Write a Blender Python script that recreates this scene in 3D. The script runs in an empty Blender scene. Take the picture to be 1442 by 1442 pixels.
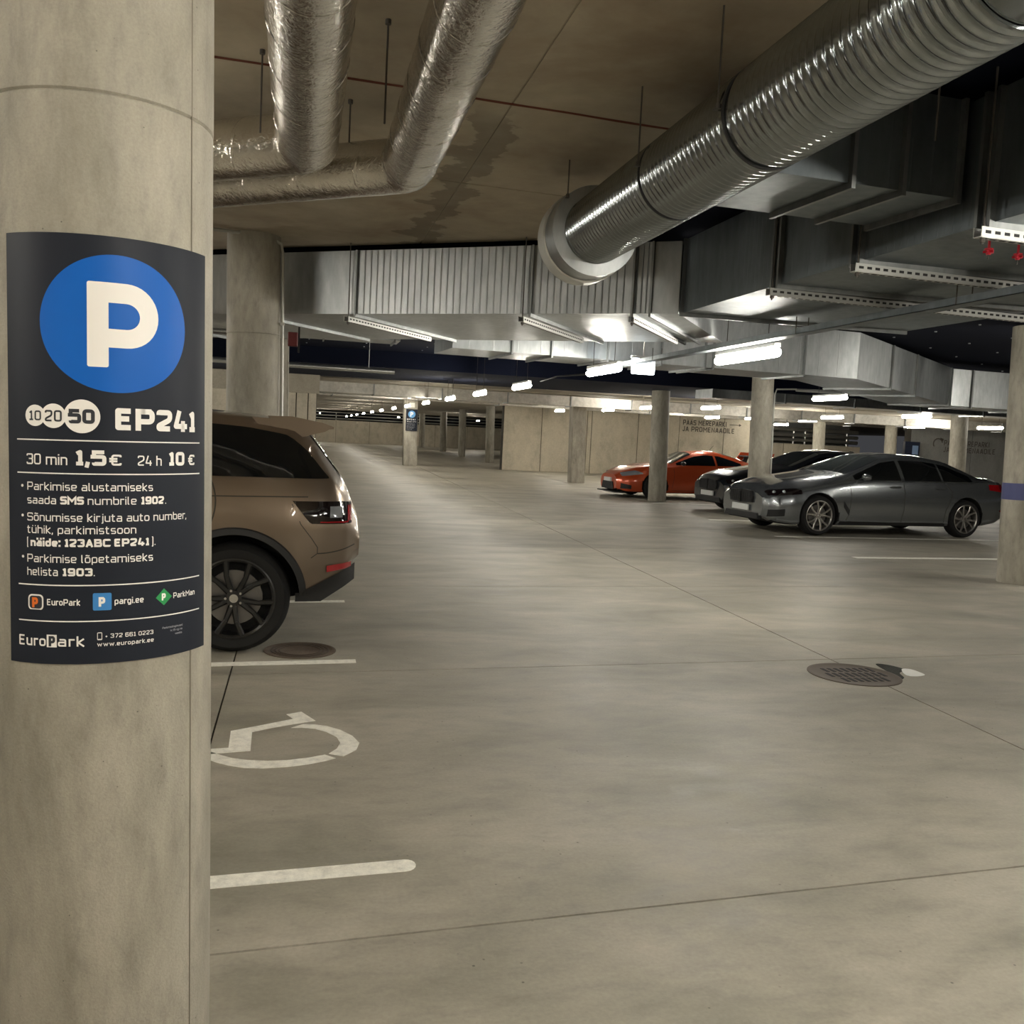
import bpy, bmesh, math, random
from mathutils import Vector, Matrix, Quaternion
random.seed(4)
C = bpy.context.scene.collection
PI = math.pi
# ---------------------------------------------------------------- camera, world, exposure
scn = bpy.context.scene
cam_d = bpy.data.cameras.new('camera'); cam = bpy.data.objects.new('camera', cam_d); C.objects.link(cam)
cam_d.sensor_width = 36; cam_d.lens = 36*1333/1442; cam_d.clip_end = 400; cam_d.clip_start = .05
RX = (0.97514902, -0.21588702, 0.0497713)       # camera right in world
DN = (0.03078403, -0.09043916, -0.99542609)     # camera down in world
FW = (0.21940085, 0.97222094, -0.08154578)      # camera forward in world
cam.matrix_world = Matrix(((RX[0], -DN[0], -FW[0], 0), (RX[1], -DN[1], -FW[1], 0), (RX[2], -DN[2], -FW[2], 1.5), (0, 0, 0, 1)))
scn.camera = cam
scn.view_settings.view_transform = 'Standard'; scn.view_settings.look = 'None'
scn.view_settings.gamma = 1; scn.view_settings.use_curve_mapping = False
scn.view_settings.exposure = 0.78
w = bpy.data.worlds.new('world'); scn.world = w; w.use_nodes = True
w.node_tree.nodes['Background'].inputs[0].default_value = (.9, .92, 1, 1)
w.node_tree.nodes['Background'].inputs[1].default_value = 0.03
LAMP = 70.0      # radiance of the linear lamp diffusers

# ---------------------------------------------------------------- materials
def nt(name):
    m = bpy.data.materials.new(name); m.use_nodes = True
    t = m.node_tree; return m, t, t.nodes['Principled BSDF']
def plain(name, col, rough=.5, metal=0, coat=0, emit=0, spec=.5):
    m, t, b = nt(name)
    b.inputs['Base Color'].default_value = (*col, 1); b.inputs['Roughness'].default_value = rough
    b.inputs['Metallic'].default_value = metal; b.inputs['Coat Weight'].default_value = coat
    b.inputs['Coat Roughness'].default_value = .04; b.inputs['Specular IOR Level'].default_value = spec
    if emit:
        b.inputs['Emission Color'].default_value = (*col, 1); b.inputs['Emission Strength'].default_value = emit
    return m
def N(t, kind, **kw):
    n = t.nodes.new(kind)
    for k, v in kw.items():
        if k in n.inputs: n.inputs[k].default_value = v
        else: setattr(n, k, v)
    return n
def noise(t, vec, scale, detail=4, rough=.55, dist=0):
    n = N(t, 'ShaderNodeTexNoise', Scale=scale, Detail=detail, Roughness=rough, Distortion=dist)
    t.links.new(vec, n.inputs['Vector']); return n.outputs['Fac']
def ramp(t, fac, stops):
    r = t.nodes.new('ShaderNodeValToRGB'); e = r.color_ramp.elements
    e[0].position = stops[0][0]; e[0].color = (*stops[0][1], 1); e[1].position = stops[-1][0]; e[1].color = (*stops[-1][1], 1)
    for p, c in stops[1:-1]:
        k = e.new(p); k.color = (*c, 1)
    t.links.new(fac, r.inputs['Fac']); return r.outputs['Color']
def mixc(t, fac, a, b, mode='MIX'):
    n = t.nodes.new('ShaderNodeMix'); n.data_type = 'RGBA'; n.blend_type = mode
    if isinstance(fac, float): n.inputs[0].default_value = fac
    else: t.links.new(fac, n.inputs[0])
    for s, v in ((6, a), (7, b)):
        if isinstance(v, tuple): n.inputs[s].default_value = (*v, 1)
        else: t.links.new(v, n.inputs[s])
    return n.outputs[2]
def mapped(t, scale=(1, 1, 1), coord='Object', rot=(0, 0, 0)):
    c = t.nodes.new('ShaderNodeTexCoord'); m = t.nodes.new('ShaderNodeMapping')
    m.inputs['Scale'].default_value = scale; m.inputs['Rotation'].default_value = rot
    t.links.new(c.outputs[coord], m.inputs['Vector']); return m.outputs['Vector']
def bump(t, b, h, strength=.3, dist=.01):
    n = N(t, 'ShaderNodeBump', Strength=strength, Distance=dist)
    t.links.new(h, n.inputs['Height']); t.links.new(n.outputs['Normal'], b.inputs['Normal'])
def grey(v): return (v, v, v)
def concrete(name, c1, c2, sc=1.0, stretch=(1, 1, 1), pits=True, rough=(.6, .85), bs=.25, speck=1.0):
    m, t, b = nt(name)
    v = mapped(t, stretch); v0 = mapped(t)
    a = noise(t, v, 1.3*sc, 6, .6, .4); d = noise(t, v, 7*sc, 5, .65, .2); g = noise(t, v0, 60*sc, 3, .6)
    col = ramp(t, a, [(.3, c1), (.7, c2)])
    dm = ramp(t, d, [(.25, grey(.66)), (.5, grey(1.0)), (.8, grey(1.2))])
    col = mixc(t, .8, col, dm, 'MULTIPLY')
    gm = ramp(t, g, [(.3, grey(.88)), (.7, grey(1.06))])
    col = mixc(t, .8*speck, col, gm, 'MULTIPLY')
    if pits:
        vo = N(t, 'ShaderNodeTexVoronoi', Scale=14*sc); t.links.new(v0, vo.inputs['Vector'])
        pr_ = ramp(t, vo.outputs['Distance'], [(.045, grey(.4)), (.085, grey(1))])
        gate = ramp(t, noise(t, v0, 3.1*sc, 2), [(.5, grey(0)), (.58, grey(1))])
        col = mixc(t, gate, col, mixc(t, 1.0, col, pr_, 'MULTIPLY'))
    t.links.new(col, b.inputs['Base Color'])
    rr = ramp(t, d, [(.3, grey(rough[0])), (.7, grey(rough[1]))]); t.links.new(rr, b.inputs['Roughness'])
    bump(t, b, g, bs, .004)
    return m
M = {}
M['floor'] = concrete('floor_concrete', (.25, .235, .19), (.44, .405, .335), 1.1, (.6, 1.2, 1), True, (.40, .62), .12)
M['column'] = concrete('column_concrete', (.25, .232, .188), (.46, .43, .36), 3.0, (1, 1, .35), True, (.55, .8), .35)
M['wall'] = concrete('wall_concrete', (.42, .375, .29), (.56, .505, .40), .35, (1, 1, .6), False, (.7, .9), .2)
M['wall_grey'] = concrete('grey_wall_concrete', (.17, .17, .165), (.24, .24, .225), .35, (1, 1, .6), False, (.7, .9), .2)
M['seam'] = plain('dark_joint', (.05, .045, .035), .9)
M['underlay'] = plain('joint_filler', (.06, .055, .045), .95)
def ceil_mat():
    m, t, b = nt('ceiling_concrete')
    v = mapped(t)
    a = noise(t, v, .9, 6, .62, .5); d = noise(t, v, 6, 5, .6)
    col = ramp(t, a, [(.3, (.30, .235, .165)), (.5, (.40, .34, .25)), (.72, (.48, .43, .33))])
    # damp stain running along the joint at x = .95, its own ragged shape
    sx = t.nodes.new('ShaderNodeSeparateXYZ'); t.links.new(v, sx.inputs[0])
    def mth(op, p, q=None):
        n = t.nodes.new('ShaderNodeMath'); n.operation = op
        for i, z in enumerate((p, q)):
            if z is None: continue
            if isinstance(z, (int, float)): n.inputs[i].default_value = z
            else: t.links.new(z, n.inputs[i])
        return n.outputs[0]
    wob = mth('MULTIPLY', mth('SUBTRACT', noise(t, v, 2.6, 5, .6), .5), .75)
    dx = mth('ABSOLUTE', mth('ADD', mth('SUBTRACT', sx.outputs[0], 0.93), wob))
    st = ramp(t, dx, [(.10, grey(1)), (.12, grey(0))]); yy_ = ramp(t, mth('MULTIPLY', sx.outputs[1], .1), [(.47, grey(0)), (.50, grey(1))]); st = mixc(t, 1.0, st, yy_, 'MULTIPLY')
    col = mixc(t, mixc(t, .75, grey(0), st), col, mixc(t, 1.0, col, grey(.5), 'MULTIPLY'))
    col = mixc(t, .7, col, ramp(t, d, [(.3, grey(.85)), (.7, grey(1.08))]), 'MULTIPLY')
    t.links.new(col, b.inputs['Base Color']); b.inputs['Roughness'].default_value = .8
    bump(t, b, d, .15, .004); return m
M['ceiling'] = ceil_mat()
M['soffit'] = concrete('soffit_concrete', (.30, .27, .21), (.40, .36, .29), .4, (1, 1, 1), False, (.7, .9), .15)
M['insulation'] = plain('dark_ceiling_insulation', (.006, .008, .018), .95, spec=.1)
M['red_seal'] = plain('rust_red_seal', (.13, .035, .018), .8)
def galv(name, lo, hi, r0=.28, r1=.5, scale=14, stretch=(1, 1, .3), bs=.1, metal=1):
    m, t, b = nt(name); v = mapped(t, stretch)
    a = noise(t, v, scale, 5, .6); c = noise(t, v, 1.5, 3)
    col = ramp(t, a, [(.3, lo), (.7, hi)]); t.links.new(col, b.inputs['Base Color'])
    t.links.new(ramp(t, c, [(.3, grey(r0)), (.7, grey(r1))]), b.inputs['Roughness'])
    b.inputs['Metallic'].default_value = metal; bump(t, b, a, bs, .003); return m
M['galv'] = galv('galvanised_sheet', (.37, .39, .395), (.50, .52, .525), .34, .5)
M['galv_dark'] = galv('dark_galvanised_sheet', (.155, .178, .19), (.21, .235, .25), .42, .58)  # darker, bluer sheet tone, mainly for the long and branch ducts
M['spiral'] = galv('spiral_duct_steel', (.27, .295, .305), (.35, .375, .385), .13, .22, 9, (1, .3, 1), .03)
M['rail'] = plain('zinc_rail', (.46, .46, .44), .45, .8)
M['flange'] = galv('duct_flange', (.22, .23, .23), (.30, .31, .31), .4, .6)
M['slot'] = plain('dark_slot', (.02, .02, .02), .8)
M['rod'] = plain('threaded_rod', (.10, .09, .08), .6, .6)
def foil_mat():
    m, t, b = nt('crinkled_foil'); v = mapped(t)
    a = noise(t, v, 9, 3, .5, 1.2); c = noise(t, v, 38, 3, .6, 1); d = noise(t, v, 3, 3)
    t.links.new(ramp(t, d, [(.3, (.56, .53, .48)), (.7, (.80, .77, .71))]), b.inputs['Base Color'])
    b.inputs['Metallic'].default_value = 1; b.inputs['Roughness'].default_value = .20
    mx = t.nodes.new('ShaderNodeMath'); mx.operation = 'ADD'; t.links.new(a, mx.inputs[0]); t.links.new(c, mx.inputs[1])
    bump(t, b, mx.outputs[0], .5, .008); return m
M['foil'] = foil_mat()
M['foil_far'] = galv('dull_foil', (.42, .40, .36), (.60, .58, .53), .42, .6, 9, (1, 1, 1), .6)
M['tube'] = plain('bright_steel_tube', (.55, .55, .53), .3, .9)
M['conduit'] = plain('pale_conduit', (.50, .50, .46), .4, .3)
M['lamp'] = plain('lamp_diffuser', (1.0, .95, .84), .4, emit=LAMP)
M['lamp_far'] = plain('lamp_diffuser_far', (1.0, .96, .88), .4, emit=LAMP*.8)
M['signlit'] = plain('lit_sign_face', (.86, .95, 1.0), .4, emit=7)
M['lamp_body'] = plain('lamp_housing', (.55, .55, .53), .5)
M['paint_line'] = concrete('white_floor_paint', (.88, .86, .77), (.97, .95, .87), 3, (1, 1, 1), False, (.5, .7), .1)
M['iron'] = plain('cast_iron', (.12, .095, .075), .55, .6)
M['rust_iron'] = concrete('rusty_iron', (.085, .055, .035), (.16, .12, .085), 6, (1, 1, 1), False, (.5, .7), .3)
M['water'] = plain('wet_patch', (.035, .035, .03), .08)
M['white_patch'] = plain('white_spill', (.80, .80, .76), .3)
M['panel'] = plain('sign_charcoal_film', (.010, .013, .022), .52, spec=.25)
M['print_white'] = plain('print_white', (.86, .83, .79), .5)
M['print_grey'] = plain('print_grey', (.36, .37, .40), .5)
M['print_blue'] = plain('print_blue', (.0, .105, .47), .45, spec=.25)
M['print_blue2'] = plain('print_blue_light', (.04, .22, .55), .4)
M['print_green'] = plain('print_green', (.02, .28, .08), .4)
M['print_orange'] = plain('print_orange', (.75, .16, .02), .4)
M['print_dark'] = plain('print_dark', (.02, .022, .03), .5)
M['wall_text'] = plain('dark_wall_lettering', (.07, .06, .05), .8)
M['rubber'] = plain('tyre_rubber', (.007, .007, .007), .8)
M['blackplastic'] = plain('black_trim', (.015, .015, .016), .5)
M['well'] = plain('wheel_well', (.006, .006, .006), .9)
M['glass'] = plain('tinted_glass', (.004, .005, .006), .04, 0, 0, spec=.6)
M['wsglass'] = plain('windscreen_glass', (.03, .035, .035), .05, 0, 0, spec=.9)
M['chrome'] = plain('chrome', (.7, .7, .7), .12, 1)
M['alloy'] = plain('alloy_wheel', (.5, .48, .45), .3, .9)
M['blackalloy'] = plain('black_alloy_wheel', (.02, .02, .02), .3, .3, .5)
M['redlens'] = plain('red_lens', (.35, .006, .01), .1, 0, 1)
M['darklens'] = plain('smoked_lens', (.012, .008, .008), .08, 0, 1)
M['clearlens'] = plain('clear_lens', (.45, .47, .50), .1, .5, 1)
M['plate'] = plain('number_plate', (.62, .63, .62), .4)
M['firered'] = plain('fire_red', (.12, .010, .009), .5)
M['sprinkler_red'] = plain('sprinkler_red', (.55, .01, .03), .4)
def paint(name, col, metal=.55, rough=.3):
    m = plain(name, col, rough, metal, 1.0); return m
M['bronze'] = paint('bronze_car_paint', (.20, .152, .11), .65, .30)
M['grey_paint'] = paint('grey_car_paint', (.22, .235, .245), .7, .24)
M['orange_paint'] = paint('orange_red_car_paint', (.52, .075, .018), .3, .3)
M['black_paint'] = paint('black_car_paint', (.012, .014, .018), .2, .3)
M['maroon_paint'] = paint('maroon_car_paint', (.07, .018, .015), .4, .3)

# ---------------------------------------------------------------- helpers
def mesh_obj(name, bm, mat, parent=None, smooth=None):
    me = bpy.data.meshes.new(name); bm.normal_update(); bm.to_mesh(me); bm.free()
    for m in (mat if isinstance(mat, (list, tuple)) else [mat]): me.materials.append(m)
    if smooth is not None:
        for p in me.polygons: p.use_smooth = True
        me.set_sharp_from_angle(angle=math.radians(smooth))
    o = bpy.data.objects.new(name, me); C.objects.link(o)
    if parent: o.parent = parent
    return o
def thing(name, label, cat, loc=(0, 0, 0), rotz=0, group=None):
    o = bpy.data.objects.new(name, None); C.objects.link(o); o.location = loc; o.rotation_euler = (0, 0, rotz)
    o['label'] = label; o['category'] = cat
    if group: o['group'] = group
    return o
def tag(o, label, cat, group=None):
    o['label'] = label; o['category'] = cat
    if group: o['group'] = group
    return o
def struct(o): o['kind'] = 'structure'; return o
def stuff(o): o['kind'] = 'stuff'; return o
def box(bm, x0, x1, y0, y1, z0, z1, mt=None):
    v = bmesh.ops.create_cube(bm, size=1)['verts']
    for q in v:
        q.co = Vector((x0+(q.co.x+.5)*(x1-x0), y0+(q.co.y+.5)*(y1-y0), z0+(q.co.z+.5)*(z1-z0)))
        if mt: q.co = mt @ q.co
    return v
def cyl(bm, p, q, r, n=12, r2=None, caps=True):
    p = Vector(p); q = Vector(q); d = q-p; L = d.length
    v = bmesh.ops.create_cone(bm, cap_ends=caps, segments=n, radius1=r, radius2=r if r2 is None else r2, depth=L)['verts']
    R = d.to_track_quat('Z', 'Y').to_matrix().to_4x4(); T = Matrix.Translation((p+q)/2)
    bmesh.ops.transform(bm, matrix=T @ R, verts=v); return v
def lathe(bm, prof, n=48, axis='z', caps=False, loc=(0, 0, 0)):
    rings = []
    for r, h in prof:
        ring = []
        for i in range(n):
            a = 2*PI*i/n; c, s = r*math.cos(a), r*math.sin(a)
            co = {'z': (c, s, h), 'y': (c, h, s), 'x': (h, c, s)}[axis]
            ring.append(bm.verts.new(Vector(co)+Vector(loc)))
        rings.append(ring)
    for a, b in zip(rings, rings[1:]):
        for i in range(n):
            j = (i+1) % n; bm.faces.new((a[i], a[j], b[j], b[i]))
    if caps:
        for R_ in (rings[0], rings[-1]):
            bm.faces.new(R_)
    return rings
def prism(bm, pts, z0, z1):
    a = [bm.verts.new((x, y, z0)) for x, y in pts]; b = [bm.verts.new((x, y, z1)) for x, y in pts]
    n = len(pts); bm.faces.new(a[::-1]); bm.faces.new(b)
    for i in range(n):
        j = (i+1) % n; bm.faces.new((a[i], a[j], b[j], b[i]))
def tube(bm, pts, r, n=10):
    pts = [Vector(p) for p in pts]; prev = None; rings = []
    for i, p in enumerate(pts):
        d = (pts[min(i+1, len(pts)-1)]-pts[max(i-1, 0)]).normalized()
        if prev is None:
            u = d.orthogonal().normalized()
        else:
            u = (prev - d*prev.dot(d)).normalized()
        prev = u; w_ = d.cross(u)
        rings.append([bm.verts.new(p+(u*math.cos(2*PI*k/n)+w_*math.sin(2*PI*k/n))*r) for k in range(n)])
    for a, b in zip(rings, rings[1:]):
        for k in range(n):
            j = (k+1) % n; bm.faces.new((a[k], a[j], b[j], b[k]))
    bm.faces.new(rings[0][::-1]); bm.faces.new(rings[-1])
    return rings
def fix(bm): bmesh.ops.recalc_face_normals(bm, faces=bm.faces)
def text_bm(body, size=1.0, off=0.0, fitw=None, fith=None):
    """lettering from the built-in font as a flat bmesh; origin at left baseline"""
    cu = bpy.data.curves.new('lettering', 'FONT'); cu.body = body; cu.size = size; cu.offset = off; cu.resolution_u = 4
    o = bpy.data.objects.new('lettering_tmp', cu); C.objects.link(o)
    bpy.context.view_layer.update()
    me = bpy.data.meshes.new_from_object(o.evaluated_get(bpy.context.evaluated_depsgraph_get()))
    bm = bmesh.new(); bm.from_mesh(me)
    bpy.data.objects.remove(o); bpy.data.curves.remove(cu); bpy.data.meshes.remove(me)
    if bm.verts:
        x0 = min(v.co.x for v in bm.verts); x1 = max(v.co.x for v in bm.verts)
        y1 = max(v.co.y for v in bm.verts)
        sx = fitw/(x1-x0) if fitw else 1
        for v in bm.verts: v.co.x = (v.co.x-x0)*sx
    return bm
# stroke lettering: squarish rounded sans, every glyph is a set of centre lines
def glyph(ch, t):
    h = t/2; b = h; c = 1-h; X = .74; x = X-h; d = -.22+h; m = .52
    acc = {'ü': 'u', 'ä': 'a', 'õ': 'o'}
    if ch == 'Ä':
        w_, ps = glyph('A', t); mid = w_/2
        return w_, ps+[([(mid-.16-h*.6, 1.14), (mid-.16+h*.6, 1.14)], 0), ([(mid+.16-h*.6, 1.14), (mid+.16+h*.6, 1.14)], 0)]
    if ch in acc:
        w_, ps = glyph(acc[ch], t); mid = w_/2
        if ch == 'õ': ps = ps+[([(mid-.17, .90), (mid-.06, .96), (mid+.06, .88), (mid+.17, .94)], .05)]
        else: ps = ps+[([(mid-.13-h*.6, .93), (mid-.13+h*.6, .93)], 0), ([(mid+.13-h*.6, .93), (mid+.13+h*.6, .93)], 0)]
        return w_, ps
    W = {'1': .42, 'M': .80, 'm': .86, 'w': .80, 'i': t, 'I': t, 'J': .42, 'L': .5, 'l': t+.10, 'j': .22, '.': t, ',': t, ':': t, '(': .22, ')': .22, 't': .38, 'r': .36, ' ': .24, 'k': .50, 's': .48, '€': .60, '4': .58, 'A': .62, 'N': .62, 'E': .56, '+': .44}
    w_ = W.get(ch, .62 if ch.isupper() else .58 if ch.isdigit() else .52); L = h; R = w_-h; r = .17
    G = {
     '0': [([(L, b), (R, b), (R, c), (L, c), 'z'], r)],
     '1': [([(L, .76), ((L+R)/2+.03, c), ((L+R)/2+.03, b)], .03), ([(L-.02, b), (R+.04, b)], 0)],
     '2': [([(L, .76), (L, c), (R, c), (R, .55), (L, .26), (L, b), (R, b)], r*.8)],
     '3': [([(L, .78), (L, c), (R, c), (R, m), (L+.14, m)], r*.7), ([(L+.14, m), (R, m), (R, b), (L, b), (L, .22)], r*.7)],
     '4': [([((L+R)/2-.04, c+h), (L, .26), (R+h*.6, .26)], .03), ([(R-.08, .52), (R-.08, b-h)], 0)],
     '5': [([(R, c), (L, c), (L, .57)], 0), ([(L-h*.9, .58), (R, .58), (R, b), (L, b), (L, .20)], r*.8)],
     '6': [([(R, .80), (R, c), (L, c), (L, b), (R, b), (R, .56), (L, .56)], r*.8)],
     '7': [([(L, c), (R, c), (R, .8), (L+.14, b-h)], .04)],
     '8': [([(L, b), (R, b), (R, m), (L, m), 'z'], r*.7), ([(L+.02, m), (R-.02, m), (R-.02, c), (L+.02, c), 'z'], r*.7)],
     '9': [([(L, .2), (L, b), (R, b), (R, c), (L, c), (L, .44), (R, .44)], r*.8)],
     'E': [([(R, c), (L, c), (L, b), (R, b)], .02), ([(L, m), (R-.04, m)], 0)],
     'P': [([(L, b-h), (L, c), (R, c), (R, .44), (L, .44)], .0)],
     'A': [([(L, b-h), (L+.10, .5), ((L+R)/2, c), (R-.10, .5), (R, b-h)], .04), ([(L+.07, .30), (R-.07, .30)], 0)],
     'B': [([(L, b-h), (L, c+h)], 0), ([(L, c), (R-.03, c), (R-.03, m), (L, m)], r*.6), ([(L, m), (R, m), (R, b), (L, b)], r*.6)],
     'C': [([(R, .76), (R, c), (L, c), (L, b), (R, b), (R, .24)], r)],
     'S': [([(R, .78), (R, c), (L, c), (L, m), (R, m), (R, b), (L, b), (L, .22)], r*.7)],
     'M': [([(L, b-h), (L, c), ((L+R)/2, .42), (R, c), (R, b-h)], .0)],
     'K': [([(L, b-h), (L, c+h)], 0), ([(R, c+h), (L+.02, m), (R, b-h)], 0)],
     'R': [([(L, b-h), (L, c), (R-.02, c)], .0), ([(L, c), (R, c), (R, .44), (L, .44)], r), ([((L+R)/2, .44), (R, b-h)], 0)],
     'I': [([(L, c+h), (L, b-h)], 0)], 'L': [([(L, c+h), (L, b), (R, b)], 0)], 'O': [([(L, b), (R, b), (R, c), (L, c), 'z'], r*1.3)],
     'J': [([(R, c+h), (R, b), (L, b), (L, .25)], r)], 'D': [([(L, b), (L, c), (R, c), (R, b), (L, b)], r)],
     'T': [([(L, c), (R, c)], 0), ([((L+R)/2, c), ((L+R)/2, b-h)], 0)],
     'a': [([(L+.04, x), (R, x), (R, b-h)], r*.8), ([(R, .40), (L, .40), (L, b), (R, b)], r*.6)],
     'b': [([(L, c+h), (L, b), (R, b), (R, x), (L, x)], r*.8)],
     'd': [([(R, c+h), (R, b), (L, b), (L, x), (R, x)], r*.8)],
     'e': [([(R, b), (L, b), (L, x), (R, x), (R, .36), (L, .36)], r*.8)],
     'g': [([(R, b), (L, b), (L, x), (R, x), (R, d), (L+.03, d)], r*.8)],
     'h': [([(L, c+h), (L, b-h)], 0), ([(L, x), (R, x), (R, b-h)], r)],
     'i': [([(L, X), (L, b-h)], 0), ([(L, .87), (L, .87+t*.9)], 0)],
     'j': [([(R, X), (R, d), (L-.02, d)], .08), ([(R, .87), (R, .87+t*.9)], 0)],
     'k': [([(L, c+h), (L, b-h)], 0), ([(R, X), (L+.04, .38), (R+.01, b-h)], 0)],
     'l': [([(L, c+h), (L, b), (R, b)], .08)],
     'm': [([(L, X), (L, b-h)], 0), ([(L, x), ((L+R)/2, x), ((L+R)/2, b-h)], r*.8), ([((L+R)/2-.02, x), (R, x), (R, b-h)], r*.8)],
     'n': [([(L, X), (L, b-h)], 0), ([(L, x), (R, x), (R, b-h)], r)],
     'o': [([(L, b), (R, b), (R, x), (L, x), 'z'], r)],
     'p': [([(L, d-h), (L, x), (R, x), (R, b), (L, b)], r*.8)],
     'r': [([(L, X), (L, b-h)], 0), ([(L, x), (R+h, x)], .0)],
     's': [([(R, x), (L, x), (L, .37), (R, .37), (R, b), (L, b)], r*.6)],
     't': [([(L+.06, .93), (L+.06, b), (R+.02, b)], .1), ([(L-.06, x), (R, x)], 0)],
     'u': [([(L, X), (L, b), (R, b)], r), ([(R, X), (R, b-h)], 0)],
     'v': [([(L, X), ((L+R)/2, b), (R, X)], 0)],
     'w': [([(L, X), (L+(R-L)*.25, b), ((L+R)/2, x-.08), (L+(R-L)*.75, b), (R, X)], 0)],
     'z': [([(L, x), (R, x), (L, b), (R, b)], 0)],
     '.': [([(L, 0), (L, t)], 0)], ',': [([(L, t), (L-.05, -.13)], 0)], ':': [([(L, .0), (L, t)], 0), ([(L, .56), (L, .56+t)], 0)],
     '(': [([(R, 1.06), (L, 1.06), (L, -.12), (R, -.12)], .05)], ')': [([(L, 1.06), (R, 1.06), (R, -.12), (L, -.12)], .05)],
     '€': [([(R, .74), (R, c-.05), (L+.08, c-.05), (L+.08, b+.05), (R, b+.05), (R, .26)], r), ([(L-.05, .6), (R-.14, .6)], 0), ([(L-.05, .4), (R-.14, .4)], 0)],
     '+': [([(L, .4), (R, .4)], 0), ([((L+R)/2, .2), ((L+R)/2, .6)], 0)], ' ': [],
     'N': [([(L, b-h), (L, c), (R, b), (R, c+h)], 0)],
    }
    if ch == 'P': G['P'] = [([(L, b-h), (L, c), (R-.02, c)], .0), ([(L, c), (R, c), (R, .42), (L, .42)], r*1.1)]
    return w_, G[ch]
def round_path(P, r):
    closed = P[-1] == 'z'
    if closed: P = P[:-1]
    n = len(P); out = []
    for i in range(n):
        if not closed and i in (0, n-1): out.append(Vector(P[i])); continue
        p, a, b = Vector(P[i]), Vector(P[i-1]), Vector(P[(i+1) % n]); da, db = a-p, b-p
        rr = min(r, da.length*.49, db.length*.49)
        if rr < 1e-3: out.append(p); continue
        q0, q1 = p+da.normalized()*rr, p+db.normalized()*rr
        for k in range(6):
            f = k/5; g1 = q0*(1-f)**2+p*2*f*(1-f)+q1*f*f; arc = g1
            out.append(arc)
    return out, closed
def stroke_text(body, h, weight, fitw, gap=.13):
    """bmesh of stroked lettering in the x, y plane, height h, fitted to a width"""
    bm = bmesh.new(); cx_ = 0; items = []
    for ch in body:
        w_, ps = glyph(ch, weight); items.append((cx_, ps)); cx_ += w_+gap
    tot = cx_-gap; sx = (fitw/h-weight)/max(.01, tot-weight) if (len(body) > 1 or body == '€') else 1
    for ox, ps in items:
        for P, r in ps:
            P2 = [p if p == 'z' else (weight/2+(p[0]+ox-weight/2)*sx, p[1]) for p in P]
            pts, closed = round_path(P2, r*min(1, sx+.1)); n = len(pts); prev = None; rows = []
            for i, p in enumerate(pts):
                a = pts[i-1] if (closed or i > 0) else None; b = pts[(i+1) % n] if (closed or i < n-1) else None
                ds_ = [q.normalized() for q in ((p-a) if a is not None else None, (b-p) if b is not None else None) if q is not None and q.length > 1e-6]
                if not ds_: continue
                t_ = sum(ds_, Vector((0, 0)));
                t_ = t_.normalized() if t_.length > 1e-6 else ds_[0]
                nv = Vector((-t_.y, t_.x)); k = 1/max(.45, abs(nv.dot(Vector((-ds_[0].y, ds_[0].x)))))
                o_ = nv*(weight/2*k); rows.append([bm.verts.new(((p.x+s_*o_.x)*h, (p.y+s_*o_.y)*h, 0)) for s_ in (1, -1)])
            m_ = len(rows)
            for i in range(m_ if closed else m_-1):
                a, b = rows[i], rows[(i+1) % m_]
                try: bm.faces.new((a[0], a[1], b[1], b[0]))
                except ValueError: pass
    return bm
LAT = .0785     # side joints and bays are skewed a little against the aisle
# ---------------------------------------------------------------- floor
bm = bmesh.new(); box(bm, -14, 46, -8, 96, -.25, -.012)
floor = struct(mesh_obj('floor', bm, M['underlay']))
xs = [-14, -8.6, -4.5, -.37, 3.72, 7.9, 12.4, 17, 22, 28, 36, 46]
ys = [-8, -3.5, -.4, 2.677, 5.752, 8.9, 12.1, 15.3, 18.6, 22, 26, 30.5, 36, 44, 54, 66, 80, 92]
def fx(i, y): return xs[i] + (.028*(y-4) if 3 < i < len(xs)-1 else 0)
g = .005
for i in range(len(xs)-1):
    for j in range(len(ys)-1):
        bm = bmesh.new(); P4 = []
        for (a, b, sx, sy) in ((i, j, 1, 1), (i+1, j, -1, 1), (i+1, j+1, -1, -1), (i, j+1, 1, -1)):
            yb = ys[b]; x = fx(a, yb); y = yb+LAT*x; P4.append((x+sx*g, y+sy*g))
        prism(bm, P4, -.012, 0)
        struct(mesh_obj('slab', bm, M['floor'], floor))
# ---------------------------------------------------------------- ceiling
bm = bmesh.new(); box(bm, -14, 46, -8, 24, 3.13, 3.4)
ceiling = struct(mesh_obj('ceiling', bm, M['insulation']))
def edge_y(x): return 8.86-.67*x          # the concrete part of the ceiling ends over the wide duct
cx = [-14, -8, -3.6, .95, 2.3]; cy = [-8, -2, 1.5, 4.57, 6.12]
for i in range(len(cx)-1):
    for j in range(len(cy)):
        x0, x1 = cx[i]+g, cx[i+1]-g
        lo = lambda x: cy[j]+.083*x+g
        hi = (lambda x: cy[j+1]+.083*x-g) if j < len(cy)-1 else (lambda x: edge_y(x)+.1)
        bm = bmesh.new(); prism(bm, [(x0, lo(x0)), (x1, lo(x1)), (x1, hi(x1)), (x0, hi(x0))], 3.1, 3.13); fix(bm)
        struct(mesh_obj('slab', bm, M['ceiling'], ceiling))
bm = bmesh.new(); tube(bm, [(x, 4.57+.083*x+.004*math.sin(x*9), 3.098) for x in [k*.1-6 for k in range(83)]], .006, 6)
struct(mesh_obj('trim_1', bm, M['red_seal']))
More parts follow.
